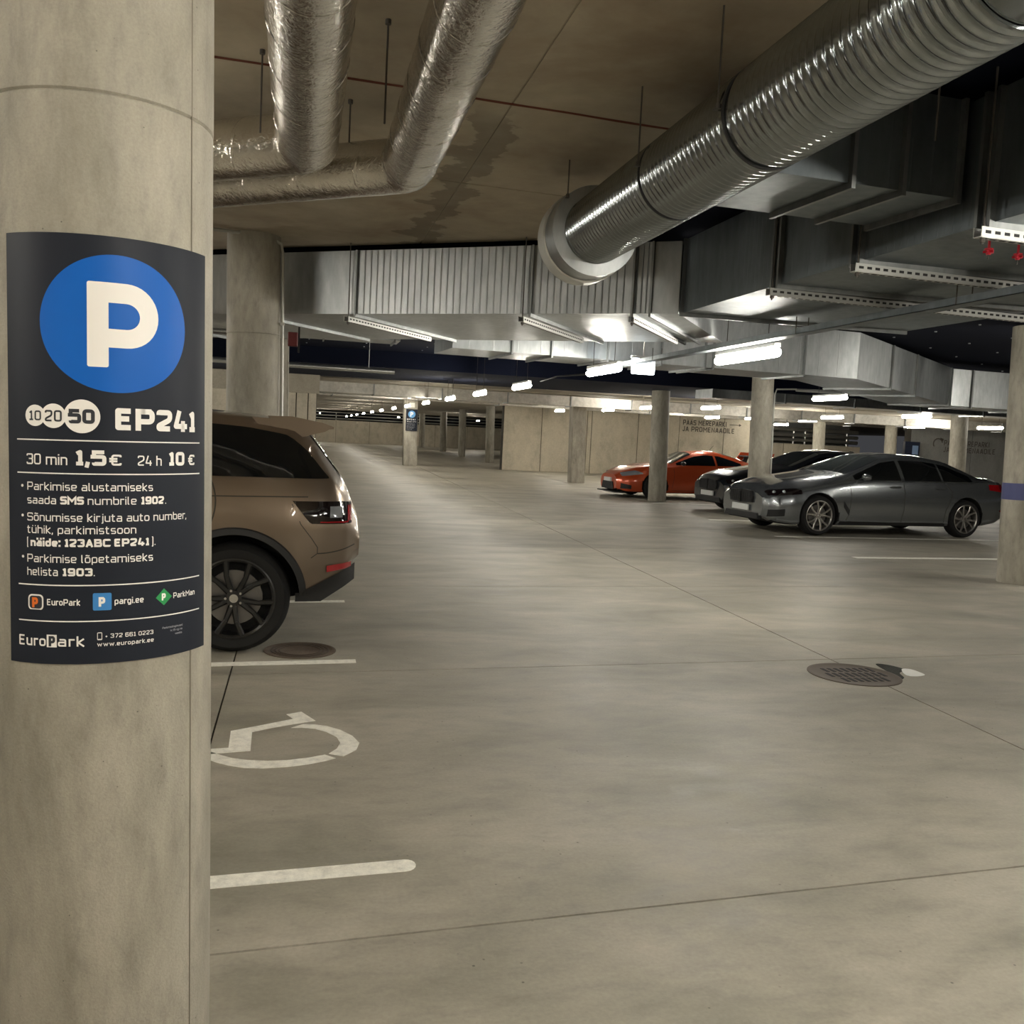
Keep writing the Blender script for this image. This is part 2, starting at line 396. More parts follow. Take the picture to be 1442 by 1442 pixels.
bm = bmesh.new(); prism(bm, [(-13.9, -7.9), (2.29, -7.9), (2.29, edge_y(2.29)), (-13.9, edge_y(-13.9))], 3.104, 3.129); fix(bm); struct(mesh_obj('joint_filler', bm, plain('ceiling_joint_filler', (.30, .26, .19), .9), ceiling))
# far soffit: a dark dropped beam, then lit concrete
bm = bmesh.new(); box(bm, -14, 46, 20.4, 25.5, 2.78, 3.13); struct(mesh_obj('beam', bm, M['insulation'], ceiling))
bm = bmesh.new(); box(bm, -14, 46, 25.5, 96, 2.88, 3.3); struct(mesh_obj('soffit', bm, M['soffit'], ceiling))
# plastic pins of the insulation
bm = bmesh.new()
for ix in range(40):
    for iy in range(14):
        x = -8+ix*1.15+random.uniform(-.05, .05); y = 9.4+iy*.85+random.uniform(-.05, .05)
        if y < 20.2: cyl(bm, (x, y, 3.118), (x, y, 3.131), .016, 6)
stuff(mesh_obj('insulation_pin', bm, M['print_grey'], ceiling))

# ---------------------------------------------------------------- walls
def wall_block(name, x0, x1, y, z1, mat, seams, depth=.4, z0=0):
    bm = bmesh.new(); box(bm, x0, x1, y, y+depth, z0, z1); o = struct(mesh_obj(name, bm, M['seam']))
    e = [x0]+seams+[x1]
    for a, b in zip(e, e[1:]):
        bm = bmesh.new(); box(bm, a+.012, b-.012, y-.03, y, z0, z1)
        bmesh.ops.bevel(bm, geom=bm.edges[:], offset=.008, segments=1, affect='EDGES')
        struct(mesh_obj('panel', bm, mat, o))
    return o
wall_block('wall_back', 8.25, 20.0, 39.0, 2.88, M['wall'], [9.9, 11.9, 12.1, 14.2, 16.1, 18.2])
wall_block('wall_recess', 20.0, 26.0, 40.6, 1.72, M['wall'], [22, 24])
bm = bmesh.new(); box(bm, 20, 26, 41.6, 41.9, 0, 2.9); struct(mesh_obj('wall_recess_back', bm, M['wall_grey']))
wall_block('wall_right', 23.6, 44.0, 33.4, 2.88, M['wall_grey'], [26.4, 29.2, 32, 36, 40])
wall_block('wall_far', -10, 30, 87, 2.0, M['wall'], [-4, 0, 3, 6, 9, 12, 15, 20])
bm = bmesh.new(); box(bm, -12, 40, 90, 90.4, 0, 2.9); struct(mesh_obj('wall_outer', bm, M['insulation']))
wall_block('wall_left', -3.4, .36, 25.3, 2.3, M['wall'], [-1.6, -.16, .14], .5)
bm = bmesh.new(); box(bm, -6, .42, 25.2, 25.9, 2.3, 2.78); struct(mesh_obj('trim_2', bm, M['soffit']))
bm = bmesh.new(); box(bm, -14, -13.7, -8, 92, 0, 3.13); struct(mesh_obj('wall_side', bm, M['wall']))
bm = bmesh.new(); box(bm, -14, 46, -8.3, -8, 0, 3.13); struct(mesh_obj('wall_behind', bm, M['wall']))
# steel handrail tubes on the far parapet and in the recess
def pipe_rail(x0, x1, y, zs, r, zb, posts, label):
    t = thing('pipe_rail', label, 'pipes', ((x0+x1)/2, y, zb))
    cx_ = (x0+x1)/2
    for z in zs:
        bm = bmesh.new(); cyl(bm, (x0-cx_, 0, z-zb), (x1-cx_, 0, z-zb), r, 12); mesh_obj('pipe', bm, M['tube'], t, 40)
    for x in posts:
        bm = bmesh.new(); cyl(bm, (x-cx_, 0, 0), (x-cx_, 0, zs[-1]-zb), r*.6, 10); mesh_obj('post', bm, M['tube'], t, 40)
pipe_rail(-6, 22, 87.2, (2.15, 2.42, 2.70), .07, 2.0, (-4, 3, 10, 17), 'three long steel pipes running above the far parapet wall')
pipe_rail(20.02, 25.95, 40.8, (1.90, 2.14, 2.40), .085, 1.72, (20.3, 22.6, 23.2, 25.4), 'three thick steel pipes in the wall recess behind the parked saloons')
# wall lettering
def wall_text(body, x, y, z, w_, h, parent):
    b2 = stroke_text(body, h, .17, w_, .10)
    for v in b2.verts: v.co = Vector((x+v.co.x, y, z+v.co.y))
    return mesh_obj('lettering', b2, M['wall_text'], parent)
t = thing('wall_lettering', 'dark lettering with arrow on concrete wall behind the orange car', 'sign', (16.2, 38.965, 1.9))
def wt(body, x, z, w_, h, t): wall_text(body, x-t.location.x, -.003, z-t.location.z, w_, h, t)
wt('PÄÄS MEREPARKI', 16.25, 2.30, 2.05, .22, t); wt('JA PROMENAADILE', 16.25, 2.02, 2.45, .22, t)
bm = bmesh.new(); box(bm, 2.25, 2.75, -.006, 0, .485, .515); prism(bm, [(0, 0), (.12, .06), (0, .12)], 0, .006)
for v in bm.verts[8:]: v.co = Vector((2.7+v.co.x, -v.co.z, .44+v.co.y))
mesh_obj('arrow', bm, M['wall_text'], t)
t = thing('wall_lettering', 'dark lettering with curved arrow on grey wall at far right', 'sign', (24.4, 33.365, 1.5))
wt('PÄÄS MEREPARKI', 25.1, 1.93, 2.1, .21, t); wt('JA PROMENAADILE', 25.1, 1.66, 2.4, .21, t)
bm = bmesh.new(); tube(bm, [(.42-.2*math.cos(a)*1.0, -.004, .48+.2*math.sin(a)) for a in [k*.25-.6 for k in range(15)]], .022, 6)
cyl(bm, (.62, -.004, .62), (.5, -.004, .72), .08, 3, .001)
mesh_obj('arrow', bm, M['wall_text'], t)

# ---------------------------------------------------------------- columns
TILT = Vector((-.0198, .0118, 1)).normalized()
TQ = Vector((0, 0, 1)).rotation_difference(TILT)
def column(x, y, r, h, label, square=False, seam=None, group='concrete columns'):
    bm = bmesh.new()
    if square:
        box(bm, -r, r, -r, r, 0, h); bmesh.ops.bevel(bm, geom=[e for e in bm.edges if abs(e.verts[0].co.z-e.verts[1].co.z) > 1], offset=.02, segments=2, affect='EDGES')
    else:
        prof = [(r-.006, 0), (r, .01)]
        for s in (seam or []): prof += [(r, s-.004), (r-.004, s), (r+.001, s+.004)]
        lathe(bm, prof+[(r, h)], 64, caps=True)
    o = mesh_obj('concrete_column', bm, M['column'], None, 35)
    o.location = (x, y, 0); o.rotation_mode = 'QUATERNION'; o.rotation_quaternion = TQ
    return tag(o, label, 'column', group)
col0 = column(-.3907, 2.1892, .225, 3.1, 'nearest round concrete column, carrying the parking sign', seam=[2.107])
bm = bmesh.new()
for th in (1.034, -2.1): box(bm, .2235, .2262, -.0013, .0013, 0, 3.09, Matrix.Rotation(-PI/2+th, 4, 'Z'))
mesh_obj('formwork_seam', bm, plain('formwork_seam', (.20, .18, .14), .9), col0)
col1 = column(-.39, 8.62, .225, 3.1, 'round concrete column with a pale conduit, behind the bronze car', seam=[2.25])
bm = bmesh.new(); lathe(bm, [(.228, 3.0), (.30, 3.04), (.30, 3.1)], 48); lathe(bm, [(.3, 3.04), (.228, 3.0)], 48)
bm.free()
bm = bmesh.new(); tube(bm, [(.245, -.06, 0), (.245, -.06, 2.95), (.23, -.08, 3.03), (.12, -.14, 3.08), (-.6, -.3, 3.085)], .014, 8)
for z in (.6, 1.5, 2.35): box(bm, .225, .265, -.085, -.035, z-.012, z+.012)
mesh_obj('conduit', bm, M['conduit'], col1, 50)
column(8.60, 9.85, .235, 3.1, 'round concrete column at the right edge with a blue band')
bm = bmesh.new(); lathe(bm, [(.2365, 1.02), (.239, 1.02), (.239, 1.22), (.2365, 1.22)], 48); fix(bm)
b = mesh_obj('blue_band', bm, plain('faded_blue_band', (.05, .06, .18), .5)); b.parent = [o for o in C.objects if o.name.startswith('concrete_column')][-1]
c1063 = column(9.50, 18.45, .225, 3.1, 'round concrete column standing behind the nose of the grey saloon')
bm = bmesh.new(); tube(bm, [(.245, -.06, 0), (.245, -.06, 2.6), (.3, -.05, 2.72), (.7, 0, 2.74), (3.2, .1, 2.74)], .018, 8)
mesh_obj('conduit', bm, M['conduit'], c1063, 50)
column(8.85, 22.6, .225, 2.78, 'round concrete column in front of the orange car')
column(9.02, 30.5, .235, 2.88, 'square concrete column left of the orange car', True)
csq = column(4.42, 39.4, .28, 2.88, 'square concrete column carrying the small distant parking sign', True)
for (x, y, r, h, l) in [(9.40, 47.5, .22, 2.88, 'nearest round column of the distant row left of the bare wall'),
        (9.62, 57.4, .22, 2.88, 'second round column of the distant row left of the bare wall'),
        (10.15, 69, .25, 2.88, 'third round column of the distant row left of the bare wall'),
        (10.0, 80.5, .25, 2.88, 'farthest round column of the distant row, beside the small parking sign'),
        (19.4, 33.0, .225, 2.88, 'round column seen between the two saloon roofs and the pipes'),
        (22.5, 33.0, .225, 2.88, 'round column beside the dark information panel'),
        (19.35, 25.0, .24, 2.9, 'round column rising behind the rear window of the grey saloon')]:
    column(x, y, r, h, l)
column(-.37, 13.2, .22, 3.13, 'square concrete column half hidden behind the conduit column', True)

# ---------------------------------------------------------------- near parking sign, wrapped on the column
SR = .225
def sroot(name, label):
    o = thing(name, label, 'sign'); o.location = (-.3907, 2.1892, 0); o.rotation_mode = 'QUATERNION'; o.rotation_quaternion = TQ
    return o
sign = sroot('parking_sign', 'dark curved parking sign with big white P in a blue disc')
def wrap(bm, lift):
    """(u, z) flat bmesh -> on the cylinder"""
    if bm.verts:
        u0 = min(v.co.x for v in bm.verts); u1 = max(v.co.x for v in bm.verts)
        k = u0 + .008
        while k < u1:
            bmesh.ops.bisect_plane(bm, geom=bm.verts[:]+bm.edges[:]+bm.faces[:], plane_co=(k, 0, 0), plane_no=(1, 0, 0), dist=1e-5); k += .008
    for v in bm.verts:
        th = v.co.x/SR; z = v.co.y; rr = SR+lift+v.co.z
        v.co = Vector((rr*math.sin(th), -rr*math.cos(th), z))
    bm.normal_update()
    for f in bm.faces:
        c = f.calc_center_median()
        if f.normal.dot(Vector((c.x, c.y, 0))) < 0: f.normal_flip()
bm = bmesh.new()
for (u0, u1) in ((-.147, .2805),):
    n = 50
    g4 = []
    for i in range(n+1):
        th = (u0+(u1-u0)*i/n)/SR
        g4.append([bm.verts.new((rr*math.sin(th), -rr*math.cos(th), z)) for rr, z in ((SR+.0012, 1.004), (SR+.0035, 1.004), (SR+.0035, 1.8385), (SR+.0012, 1.8385))])
    for a, b in zip(g4, g4[1:]):
        for k in range(4): bm.faces.new((a[k], b[k], b[(k+1) % 4], a[(k+1) % 4]))
    bm.faces.new(g4[0]); bm.faces.new(g4[-1][::-1])
    fix(bm)
mesh_obj('sign_panel', bm, M['panel'], sign, 40)
def ell(bm, u, z, ru, rz, n=48, z3=0):
    bm.faces.new([bm.verts.new((u+ru*math.cos(2*PI*k/n), z+rz*math.sin(2*PI*k/n), z3)) for k in range(n)])
def rect(bm, u0, u1, z0, z1, rad=0):
    if rad <= 0: bm.faces.new([bm.verts.new(p) for p in ((u0, z0, 0), (u1, z0, 0), (u1, z1, 0), (u0, z1, 0))]); return
    pts = []
    for (cx_, cz, a0) in ((u1-rad, z1-rad, 0), (u0+rad, z1-rad, 90), (u0+rad, z0+rad, 180), (u1-rad, z0+rad, 270)):
        for k in range(5):
            a = math.radians(a0+k*22.5); pts.append((cx_+rad*math.cos(a), cz+rad*math.sin(a), 0))
    bm.faces.new([bm.verts.new(p) for p in pts])
def spart(name, bm, mat, lift=.0042, root=None):
    wrap(bm, lift); return mesh_obj(name, bm, M[mat], root or sign)
bm = bmesh.new(); ell(bm, .0685, 1.6715, .1405, .1325, 96); spart('disc', bm, 'print_blue', .0039)
def letter_p(bm, ul, sw, ur, zb, zt, zbo, hin_t, hin_b):
    """rounded P from outer and inner outline"""
    R1 = (zt-zbo)/2; zc = (zt+zbo)/2; R2 = (hin_t-hin_b)/2; zi = (hin_t+hin_b)/2
    us = ul+sw
    rect(bm, ul, us, zb, zt, .004)
    uo = ur-R1*.98; n = 20
    outer = [(us-.006, zt)]+[(uo+R1*.98*math.sin(PI*k/n), zc+R1*math.cos(PI*k/n)) for k in range(n+1)]+[(us-.006, zbo)]
    ui = ur-.0365-R2
    inner = [(us-.006, hin_t)]+[(ui+R2*math.sin(PI*k/n), zi+R2*math.cos(PI*k/n)) for k in range(n+1)]+[(us-.006, hin_b)]
    vo = [bm.verts.new((*p, 0)) for p in outer]; vi = [bm.verts.new((*p, 0)) for p in inner]
    for k in range(len(vo)-1): bm.faces.new((vo[k], vo[k+1], vi[k+1], vi[k]))
bm = bmesh.new(); letter_p(bm, .0143, .0378, .1455, 1.5875, 1.7505, 1.626, 1.712, 1.662); spart('letter', bm, 'print_white', .0046)
def stext(body, u, z, w_, h, mat='print_white', off=0., lift=.0046, name='lettering'):
    bm = stroke_text(body, h, .245 if off > .014 else .16 if off > .004 else .128, w_, -.05 if off > .014 else .07)
    for v in bm.verts: v.co = Vector((v.co.x+u, v.co.y+z, 0))
    return spart(name, bm, mat, lift)
for (u, z, r, s, w_, h) in ((-.083, 1.4905, .0205, '10', .025, .019), (-.047, 1.4905, .0235, '20', .032, .022), (.0045, 1.491, .0325, '50', .046, .028)):
    bm = bmesh.new(); ell(bm, u, z, r+.0028, r+.0028); spart('coin_rim', bm, 'panel', .0039+ (u+.1)*.004)
    bm = bmesh.new(); ell(bm, u, z, r, r); spart('coin', bm, 'print_white', .0042+(u+.1)*.004)
    stext(s, u-w_/2, z-h/2, w_, h, 'print_dark', .016 if s == '50' else .008, .0048+(u+.1)*.004)
stext('EP241', .0632, 1.4665, .1785, .043, off=.022)
for zz in (1.444, 1.3795, 1.1605, 1.0892):
    bm = bmesh.new(); rect(bm, -.1238, .2575, zz-.0012, zz+.0012); spart('rule', bm, 'print_white', .0042)
stext('30 min', -.1017, 1.396, .08, .021, off=.0); stext('1,5', -.0087, 1.396, .056, .030, off=.022); stext('€', .0525, 1.3955, .022, .024, off=.008)
stext('24 h', .1043, 1.397, .0484, .020); stext('10', .1673, 1.397, .0405, .028, off=.022); stext('€', .2185, 1.3965, .020, .024, off=.008)
for z in (1.3535, 1.2955, 1.2145):
    bm = bmesh.new(); ell(bm, -.1125, z+.0005, .0028, .0028, 12); spart('bullet', bm, 'print_white')
q = 'print_white'
stext('Parkimise alustamiseks', -.1007, 1.3462, .235, .0158)
stext('saada', -.101, 1.3195, .058, .0155); stext('SMS', -.0355, 1.3195, .043, .0158, off=.022); stext('numbrile', .014, 1.3195, .088, .0158); stext('1902', .1098, 1.3195, .048, .0158, off=.022)
stext('.', .1605, 1.3195, .003, .0158)
stext('Sõnumisse kirjuta auto number,', -.1014, 1.286, .315, .0158)
stext('tühik, parkimistsoon', -.1017, 1.2618, .203, .0158)
stext('(', -.1025, 1.2365, .0045, .0158); stext('näide: 123ABC EP241', -.095, 1.2365, .222, .0158, off=.022); stext(').', .1310, 1.2365, .0085, .0158)
stext('Parkimise lõpetamiseks', -.1023, 1.205, .2366, .0158)
stext('helista', -.1027, 1.179, .062, .0158); stext('1903', -.033, 1.179, .055, .0158, off=.022); stext('.', .0240, 1.179, .003, .0158)
# small marks
bm = bmesh.new(); rect(bm, -.1014, -.0694, 1.1105, 1.1415, .008); spart('badge_rim', bm, 'print_white', .0042)
bm = bmesh.new(); rect(bm, -.0985, -.0723, 1.1134, 1.1386, .006); spart('badge', bm, 'print_dark', .0046)
stext('P', -.0925, 1.1155, .0165, .020, 'print_orange', .03, .0050)
bm = bmesh.new(); rect(bm, -.0955, -.0755, 1.1095, 1.1115); spart('badge_gap', bm, 'panel', .0048)
stext('EuroPark', -.0621, 1.121, .0622, .0125, off=.008)
bm = bmesh.new(); rect(bm, .0222, .0556, 1.1105, 1.145, .003); spart('badge', bm, 'print_blue2', .0042)
stext('P', .0325, 1.118, .014, .019, 'print_white', .03, .0048)
stext('pargi.ee', .0609, 1.1215, .0545, .0125, off=.012)
bm = bmesh.new(); bm.faces.new([bm.verts.new(p) for p in ((.1403, 1.1275, 0), (.158, 1.1105, 0), (.1765, 1.1275, 0), (.158, 1.1455, 0))]); spart('badge', bm, 'print_green', .0042)
stext('P', .1528, 1.121, .011, .0145, 'print_white', .03, .0048)
stext('ParkMan', .1797, 1.1225, .0605, .0115, off=.012)
stext('Euro', -.1233, 1.0395, .058, .0205, off=.012)
bm = bmesh.new(); rect(bm, -.0635, -.0440, 1.0375, 1.0625); spart('badge', bm, 'print_white', .0042)
stext('P', -.0595, 1.0395, .013, .0205, 'print_dark', .03, .0048)
stext('ark', -.0415, 1.0395, .049, .0205, off=.012)
bm = bmesh.new(); rect(bm, .0296, .0386, 1.051, 1.0665, .002); spart('phone_rim', bm, 'print_white', .0042)
bm = bmesh.new(); rect(bm, .0308, .0374, 1.0535, 1.0650); spart('phone_screen', bm, 'panel', .0047)
stext('+ 372 661 0223', .0438, 1.0545, .0910, .0085, off=.012); stext('www.europark.ee', .0294, 1.0385, .1063, .0085, off=.012)
stext('Parkimistingimused', .1545, 1.0615, .049, .0042, 'print_grey'); stext('kõigis', .173, 1.054, .030, .0042, 'print_grey'); stext('veebis', .184, 1.046, .018, .0042, 'print_grey')

# small distant sign on the square column
ds = thing('parking_sign', 'small distant dark parking sign on the square column', 'sign', (4.42-.02, 39.09, 0))
bm = bmesh.new(); box(bm, -.235, .235, 0, .02, 1.44, 2.33); mesh_obj('sign_panel', bm, M['panel'], ds)
bm = bmesh.new(); cyl(bm, (0, -.004, 2.12), (0, 0, 2.12), .15, 24); mesh_obj('disc', bm, plain('pale_blue_disc', (.12, .32, .62), .4), ds)
b2 = text_bm('P', .25, .01); w2 = max(v.co.x for v in b2.verts)
for v in b2.verts: v.co = Vector((v.co.x-w2/2, -.007, v.co.y+2.035))
mesh_obj('letter', b2, M['print_white'], ds)
for i, (s, zz, hh, ww) in enumerate((('EP241', 1.88, .06, .34), ('30 min 1,5 €', 1.80, .04, .38), ('Parkimise alustamiseks', 1.72, .03, .34), ('saada SMS numbrile', 1.66, .03, .34), ('Sõnumisse kirjuta', 1.60, .03, .34), ('tühik, parkimistsoon', 1.55, .03, .30), ('helista 1903', 1.49, .03, .22))):
    b2 = text_bm(s, hh*1.35, .0, fitw=ww)
    for v in b2.verts: v.co = Vector((v.co.x-.19, -.004, v.co.y+zz))
    mesh_obj('lettering', b2, M['print_white' if i < 2 else 'print_grey'], ds)
bm = bmesh.new(); box(bm, -.11, .11, 0, .012, 2.40, 2.6); tag(mesh_obj('notice', bm, M['print_white']), 'small pale notice above the distant parking sign', 'notice').location = (4.40, 39.095, 0)
# information panel far right
t = thing('information_panel', 'dark freestanding panel with pale blue display beside a distant column', 'panel', (23.35, 33.0, 0))
bm = bmesh.new(); box(bm, -.3, .35, -.08, .08, 0, 2.0); mesh_obj('cabinet', bm, plain('navy_cabinet', (.01, .014, .03), .4), t)
bm = bmesh.new(); box(bm, .02, .28, -.085, -.08, 1.5, 1.85); mesh_obj('display', bm, plain('pale_display', (.15, .22, .35), .4), t)

# ---------------------------------------------------------------- floor markings, drains
def line(x0, x1, y, wd, label, round_end=0):
    bm = bmesh.new(); pts = []
    def P(x, dy): return (x, y+LAT*x+dy)
    pts = [P(x0, -wd/2), P(x1, -wd/2)]
    if round_end:
        for k in range(1, 8):
            a = -PI/2+PI*k/8; pts.append(P(x1+math.cos(a)*wd*.42, math.sin(a)*wd/2))
    pts += [P(x1, wd/2), P(x0, wd/2)]
    prism(bm, pts, 0, .002); fix(bm)
    tag(mesh_obj('floor_line', bm, M['paint_line']), label, 'floor marking', 'painted bay lines')
line(-4.8, .395, 3.115, .088, 'nearest white bay line, with rounded end, beside the near column', 1)
line(-4.8, .385, 6.01, .095, 'white bay line just in front of the bronze car wheel')
line(-4.8, .405, 8.12, .10, 'white bay line showing behind the bronze car bumper')
line(7.72, 12.6, 11.37, .16, 'long white bay line on the floor in front of the grey saloon')
line(7.9, 13.5, 14.0, .12, 'white bay line along the near side of the grey saloon')
line(8.0, 13.5, 16.9, .14, 'white bay line between the grey and the black saloon')
line(8.4, 14, 21.1, .14, 'white bay line between the black saloon and orange car')
arcs = {'arc1': [(-0.006, 4.691), (0.053, 4.747), (0.111, 4.737), (0.169, 4.708), (0.234, 4.642), (0.287, 4.547), (0.314, 4.443), (0.295, 4.346), (0.232, 4.262), (0.167, 4.301), (0.205, 4.366), (0.225, 4.449), (0.211, 4.537), (0.166, 4.615), (0.11, 4.671), (0.053, 4.69)],
'arc2': [(-0.42, 4.33), (-0.356, 4.263), (-0.319, 4.223), (-0.266, 4.182), (-0.198, 4.147), (-0.115, 4.135), (-0.015, 4.144), (0.078, 4.171), (0.147, 4.206), (0.196, 4.239), (0.149, 4.289), (0.079, 4.255), (-0.016, 4.229), (-0.101, 4.226), (-0.187, 4.243), (-0.256, 4.273), (-0.301, 4.31), (-0.353, 4.36)],
'body': [(-0.44, 4.392), (-0.283, 4.415), (-0.29, 4.659), (-0.147, 4.743), (0.004, 4.838), (-0.031, 4.917), (0.044, 4.958), (0.114, 4.799), (0.005, 4.75), (-0.099, 4.696), (-0.189, 4.638), (-0.183, 4.367), (-0.44, 4.322)]}
wc = thing('wheelchair_symbol', 'white wheelchair symbol painted on the floor of the left bay', 'floor marking', (0, 4.45, 0))
for k, nm in (('arc1', 'upper_wheel_arc'), ('arc2', 'lower_wheel_arc'), ('body', 'figure')):
    bm = bmesh.new(); prism(bm, [(x, y-4.45) for x, y in arcs[k]], 0, .002); fix(bm)
    bmesh.ops.triangulate(bm, faces=[f for f in bm.faces if len(f.verts) > 4])
    mesh_obj(nm, bm, M['paint_line'], wc)
bm = bmesh.new(); cyl(bm, (-.56, .1, 0), (-.56, .1, .002), .075, 24); mesh_obj('head', bm, M['paint_line'], wc)
# slotted drain grate
t = thing('drain_grate', 'round slotted iron drain grate on the right of the aisle floor', 'drain', (3.69, 5.62, 0))
bm = bmesh.new(); lathe(bm, [(.305, 0), (.305, .004), (.285, .006), (.275, .003), (.2, .003), (0.001, .003)], 48); mesh_obj('cover', bm, M['iron'], t, 40)
for r_ in range(3):
    for c_ in range(9):
        x = -.20+c_*.049+(.012 if r_ % 2 else 0); y = -.14+r_*.125
        if x*x+y*y > .225**2: continue
        bm = bmesh.new(); box(bm, x-.012, x+.012, y-.046, y+.046, .003, .0048); mesh_obj('slot', bm, M['slot'], t)
t = thing('manhole_cover', 'rusty round manhole cover behind the bronze car wheel', 'manhole', (.035, 6.34, 0))
bm = bmesh.new(); lathe(bm, [(.235, 0), (.235, .004), (.215, .005), (.21, .002), (.001, .002)], 40); mesh_obj('cover', bm, M['rust_iron'], t, 40)
for rr in (.19, .165, .14):
    bm = bmesh.new(); lathe(bm, [(rr, .002), (rr, .005), (rr-.008, .005), (rr-.008, .002)], 40); mesh_obj('ring', bm, M['iron'], t, 40)
def splat(name, pts, mat, label, z):
    cxm = sum(p[0] for p in pts)/len(pts); cym = sum(p[1] for p in pts)/len(pts); P = []
    n = len(pts)
    for i in range(n):
        for k in range(4):
            f = k/4; p0, p1, p2, p3 = (pts[(i+j-1) % n] for j in range(4))
            P.append(tuple(.5*((2*p1[d])+(-p0[d]+p2[d])*f+(2*p0[d]-5*p1[d]+4*p2[d]-p3[d])*f*f+(-p0[d]+3*p1[d]-3*p2[d]+p3[d])*f**3) - (cxm, cym)[d] for d in (0, 1)))
    bm = bmesh.new(); prism(bm, P, 0, z); fix(bm); o = mesh_obj(name, bm, M[mat]); o.location = (cxm, cym, 0); tag(o, label, 'puddle' if 'puddle' in name else 'stain')
splat('puddle', [(4.04, 5.90), (4.124, 5.867), (4.16, 5.747), (4.06, 5.65), (4.01, 5.53), (3.965, 5.5), (3.99, 5.60), (4.0, 5.73)], 'water', 'small dark puddle at the right rim of the drain grate', .0015)
splat('white_stain', [(4.143, 5.748), (4.215, 5.746), (4.225, 5.631), (4.206, 5.586), (4.12, 5.558), (4.07, 5.596)], 'white_patch', 'small bright white patch beside the puddle and drain grate', .002)

# ---------------------------------------------------------------- ducts
def rect_duct(name, path, wd, z0, z1, mat, label, flanges=(), ribs=None, side=1, rh=.004):
    """rectangular duct: path is the FRONT bottom edge in plan, the body extends wd to its left (away); z0 may be a list"""
    n = len(path); z0s = z0 if isinstance(z0, (list, tuple)) else [z0]*n; h = z1-z0s[0]
    root = thing(name, label, 'duct', (path[0][0], path[0][1], z0s[0]), group='ventilation ducts')
    O = Vector((path[0][0], path[0][1], z0s[0])); P = [Vector((p[0], p[1], z)) for p, z in zip(path, z0s)]
    nor = []
    for i in range(n):
        ds_ = []
        if i > 0: ds_.append((P[i]-P[i-1]).to_2d().normalized())
        if i < n-1: ds_.append((P[i+1]-P[i]).to_2d().normalized())
        ns = [Vector((-d.y, d.x))*side for d in ds_]; m_ = sum(ns, Vector((0, 0))).normalized(); m_ = m_/max(.3, m_.dot(ns[0])); nor.append(Vector((m_.x, m_.y, 0)))
    bm = bmesh.new()
    rings = []
    for p, m_ in zip(P, nor):
        q = p-O; rings.append([bm.verts.new(v) for v in (q, q+m_*wd, q+m_*wd+Vector((0, 0, h)), q+Vector((0, 0, h)))])
    for a, b in zip(rings, rings[1:]):
        for k in range(4): bm.faces.new((a[k], b[k], b[(k+1) % 4], a[(k+1) % 4]))
    bm.faces.new(rings[0]); bm.faces.new(rings[-1][::-1]); fix(bm)
    mesh_obj('casing', bm, mat, root)
    # standing flanges around the casing
    for (seg, t_, th) in flanges:
        a, b = P[seg], P[seg+1]; d = (b-a).normalized(); nn = Vector((-d.y, d.x, 0))*side; c = a+(b-a)*t_-O
        mt = Matrix.Translation(c) @ Matrix((( d.x, nn.x, 0, 0), (d.y, nn.y, 0, 0), (0, 0, 1, 0), (0, 0, 0, 1)))
        bm = bmesh.new(); e = .028
        box(bm, -th/2, th/2, -e, 0, -e, h+.0, mt); box(bm, -th/2, th/2, 0, wd, -e, 0, mt)
        fix(bm); mesh_obj('flange', bm, M['flange'], root)
    if ribs:
        for (seg, s0, s1, step) in ribs:
            a, b = P[seg], P[seg+1]; L = (b-a).length; d = (b-a).normalized(); nn = Vector((-d.y, d.x, 0))*side
            bm = bmesh.new(); s = s0
            while s < s1:
                c = a+d*s-O; mt = Matrix.Translation(c) @ Matrix(((d.x, nn.x, 0, 0), (d.y, nn.y, 0, 0), (0, 0, 1, 0), (0, 0, 0, 1)))
                # crease: low triangular ridge
                w_ = .007
                vv = [bm.verts.new(mt @ Vector(v)) for v in ((-w_, 0, .004), (0, -rh, .004), (w_, 0, .004), (-w_, 0, h-.004), (0, -rh, h-.004), (w_, 0, h-.004))]
                bm.faces.new((vv[0], vv[1], vv[4], vv[3])); bm.faces.new((vv[1], vv[2], vv[5], vv[4])); s += step
            stuff(mesh_obj('crease', bm, mat, root))
    return root
def dirn(a, b):
    v = Vector((b[0]-a[0], b[1]-a[1])); return v.normalized()
A0, A1 = (-6.0, 13.0), (2.80, 6.95)
LA = math.dist(A0, A1); dA = dirn(A0, A1)
def sA(x): return (x-A0[0])/dA.x
fl = [(0, sA(x)/LA, .018) for x in (-3.4, -2.0, -.45, .437, 1.80, 2.50, 2.62)]
rect_duct('wide_duct', [A0, A1], 2.05, 2.49, 3.04, M['galv'], 'wide flat galvanised duct crossing the picture below the ceiling', fl,
          [(0, sA(.5), sA(1.78), .062), (0, sA(1.86), sA(2.46), .058), (0, sA(2.52), sA(2.6), .04)])
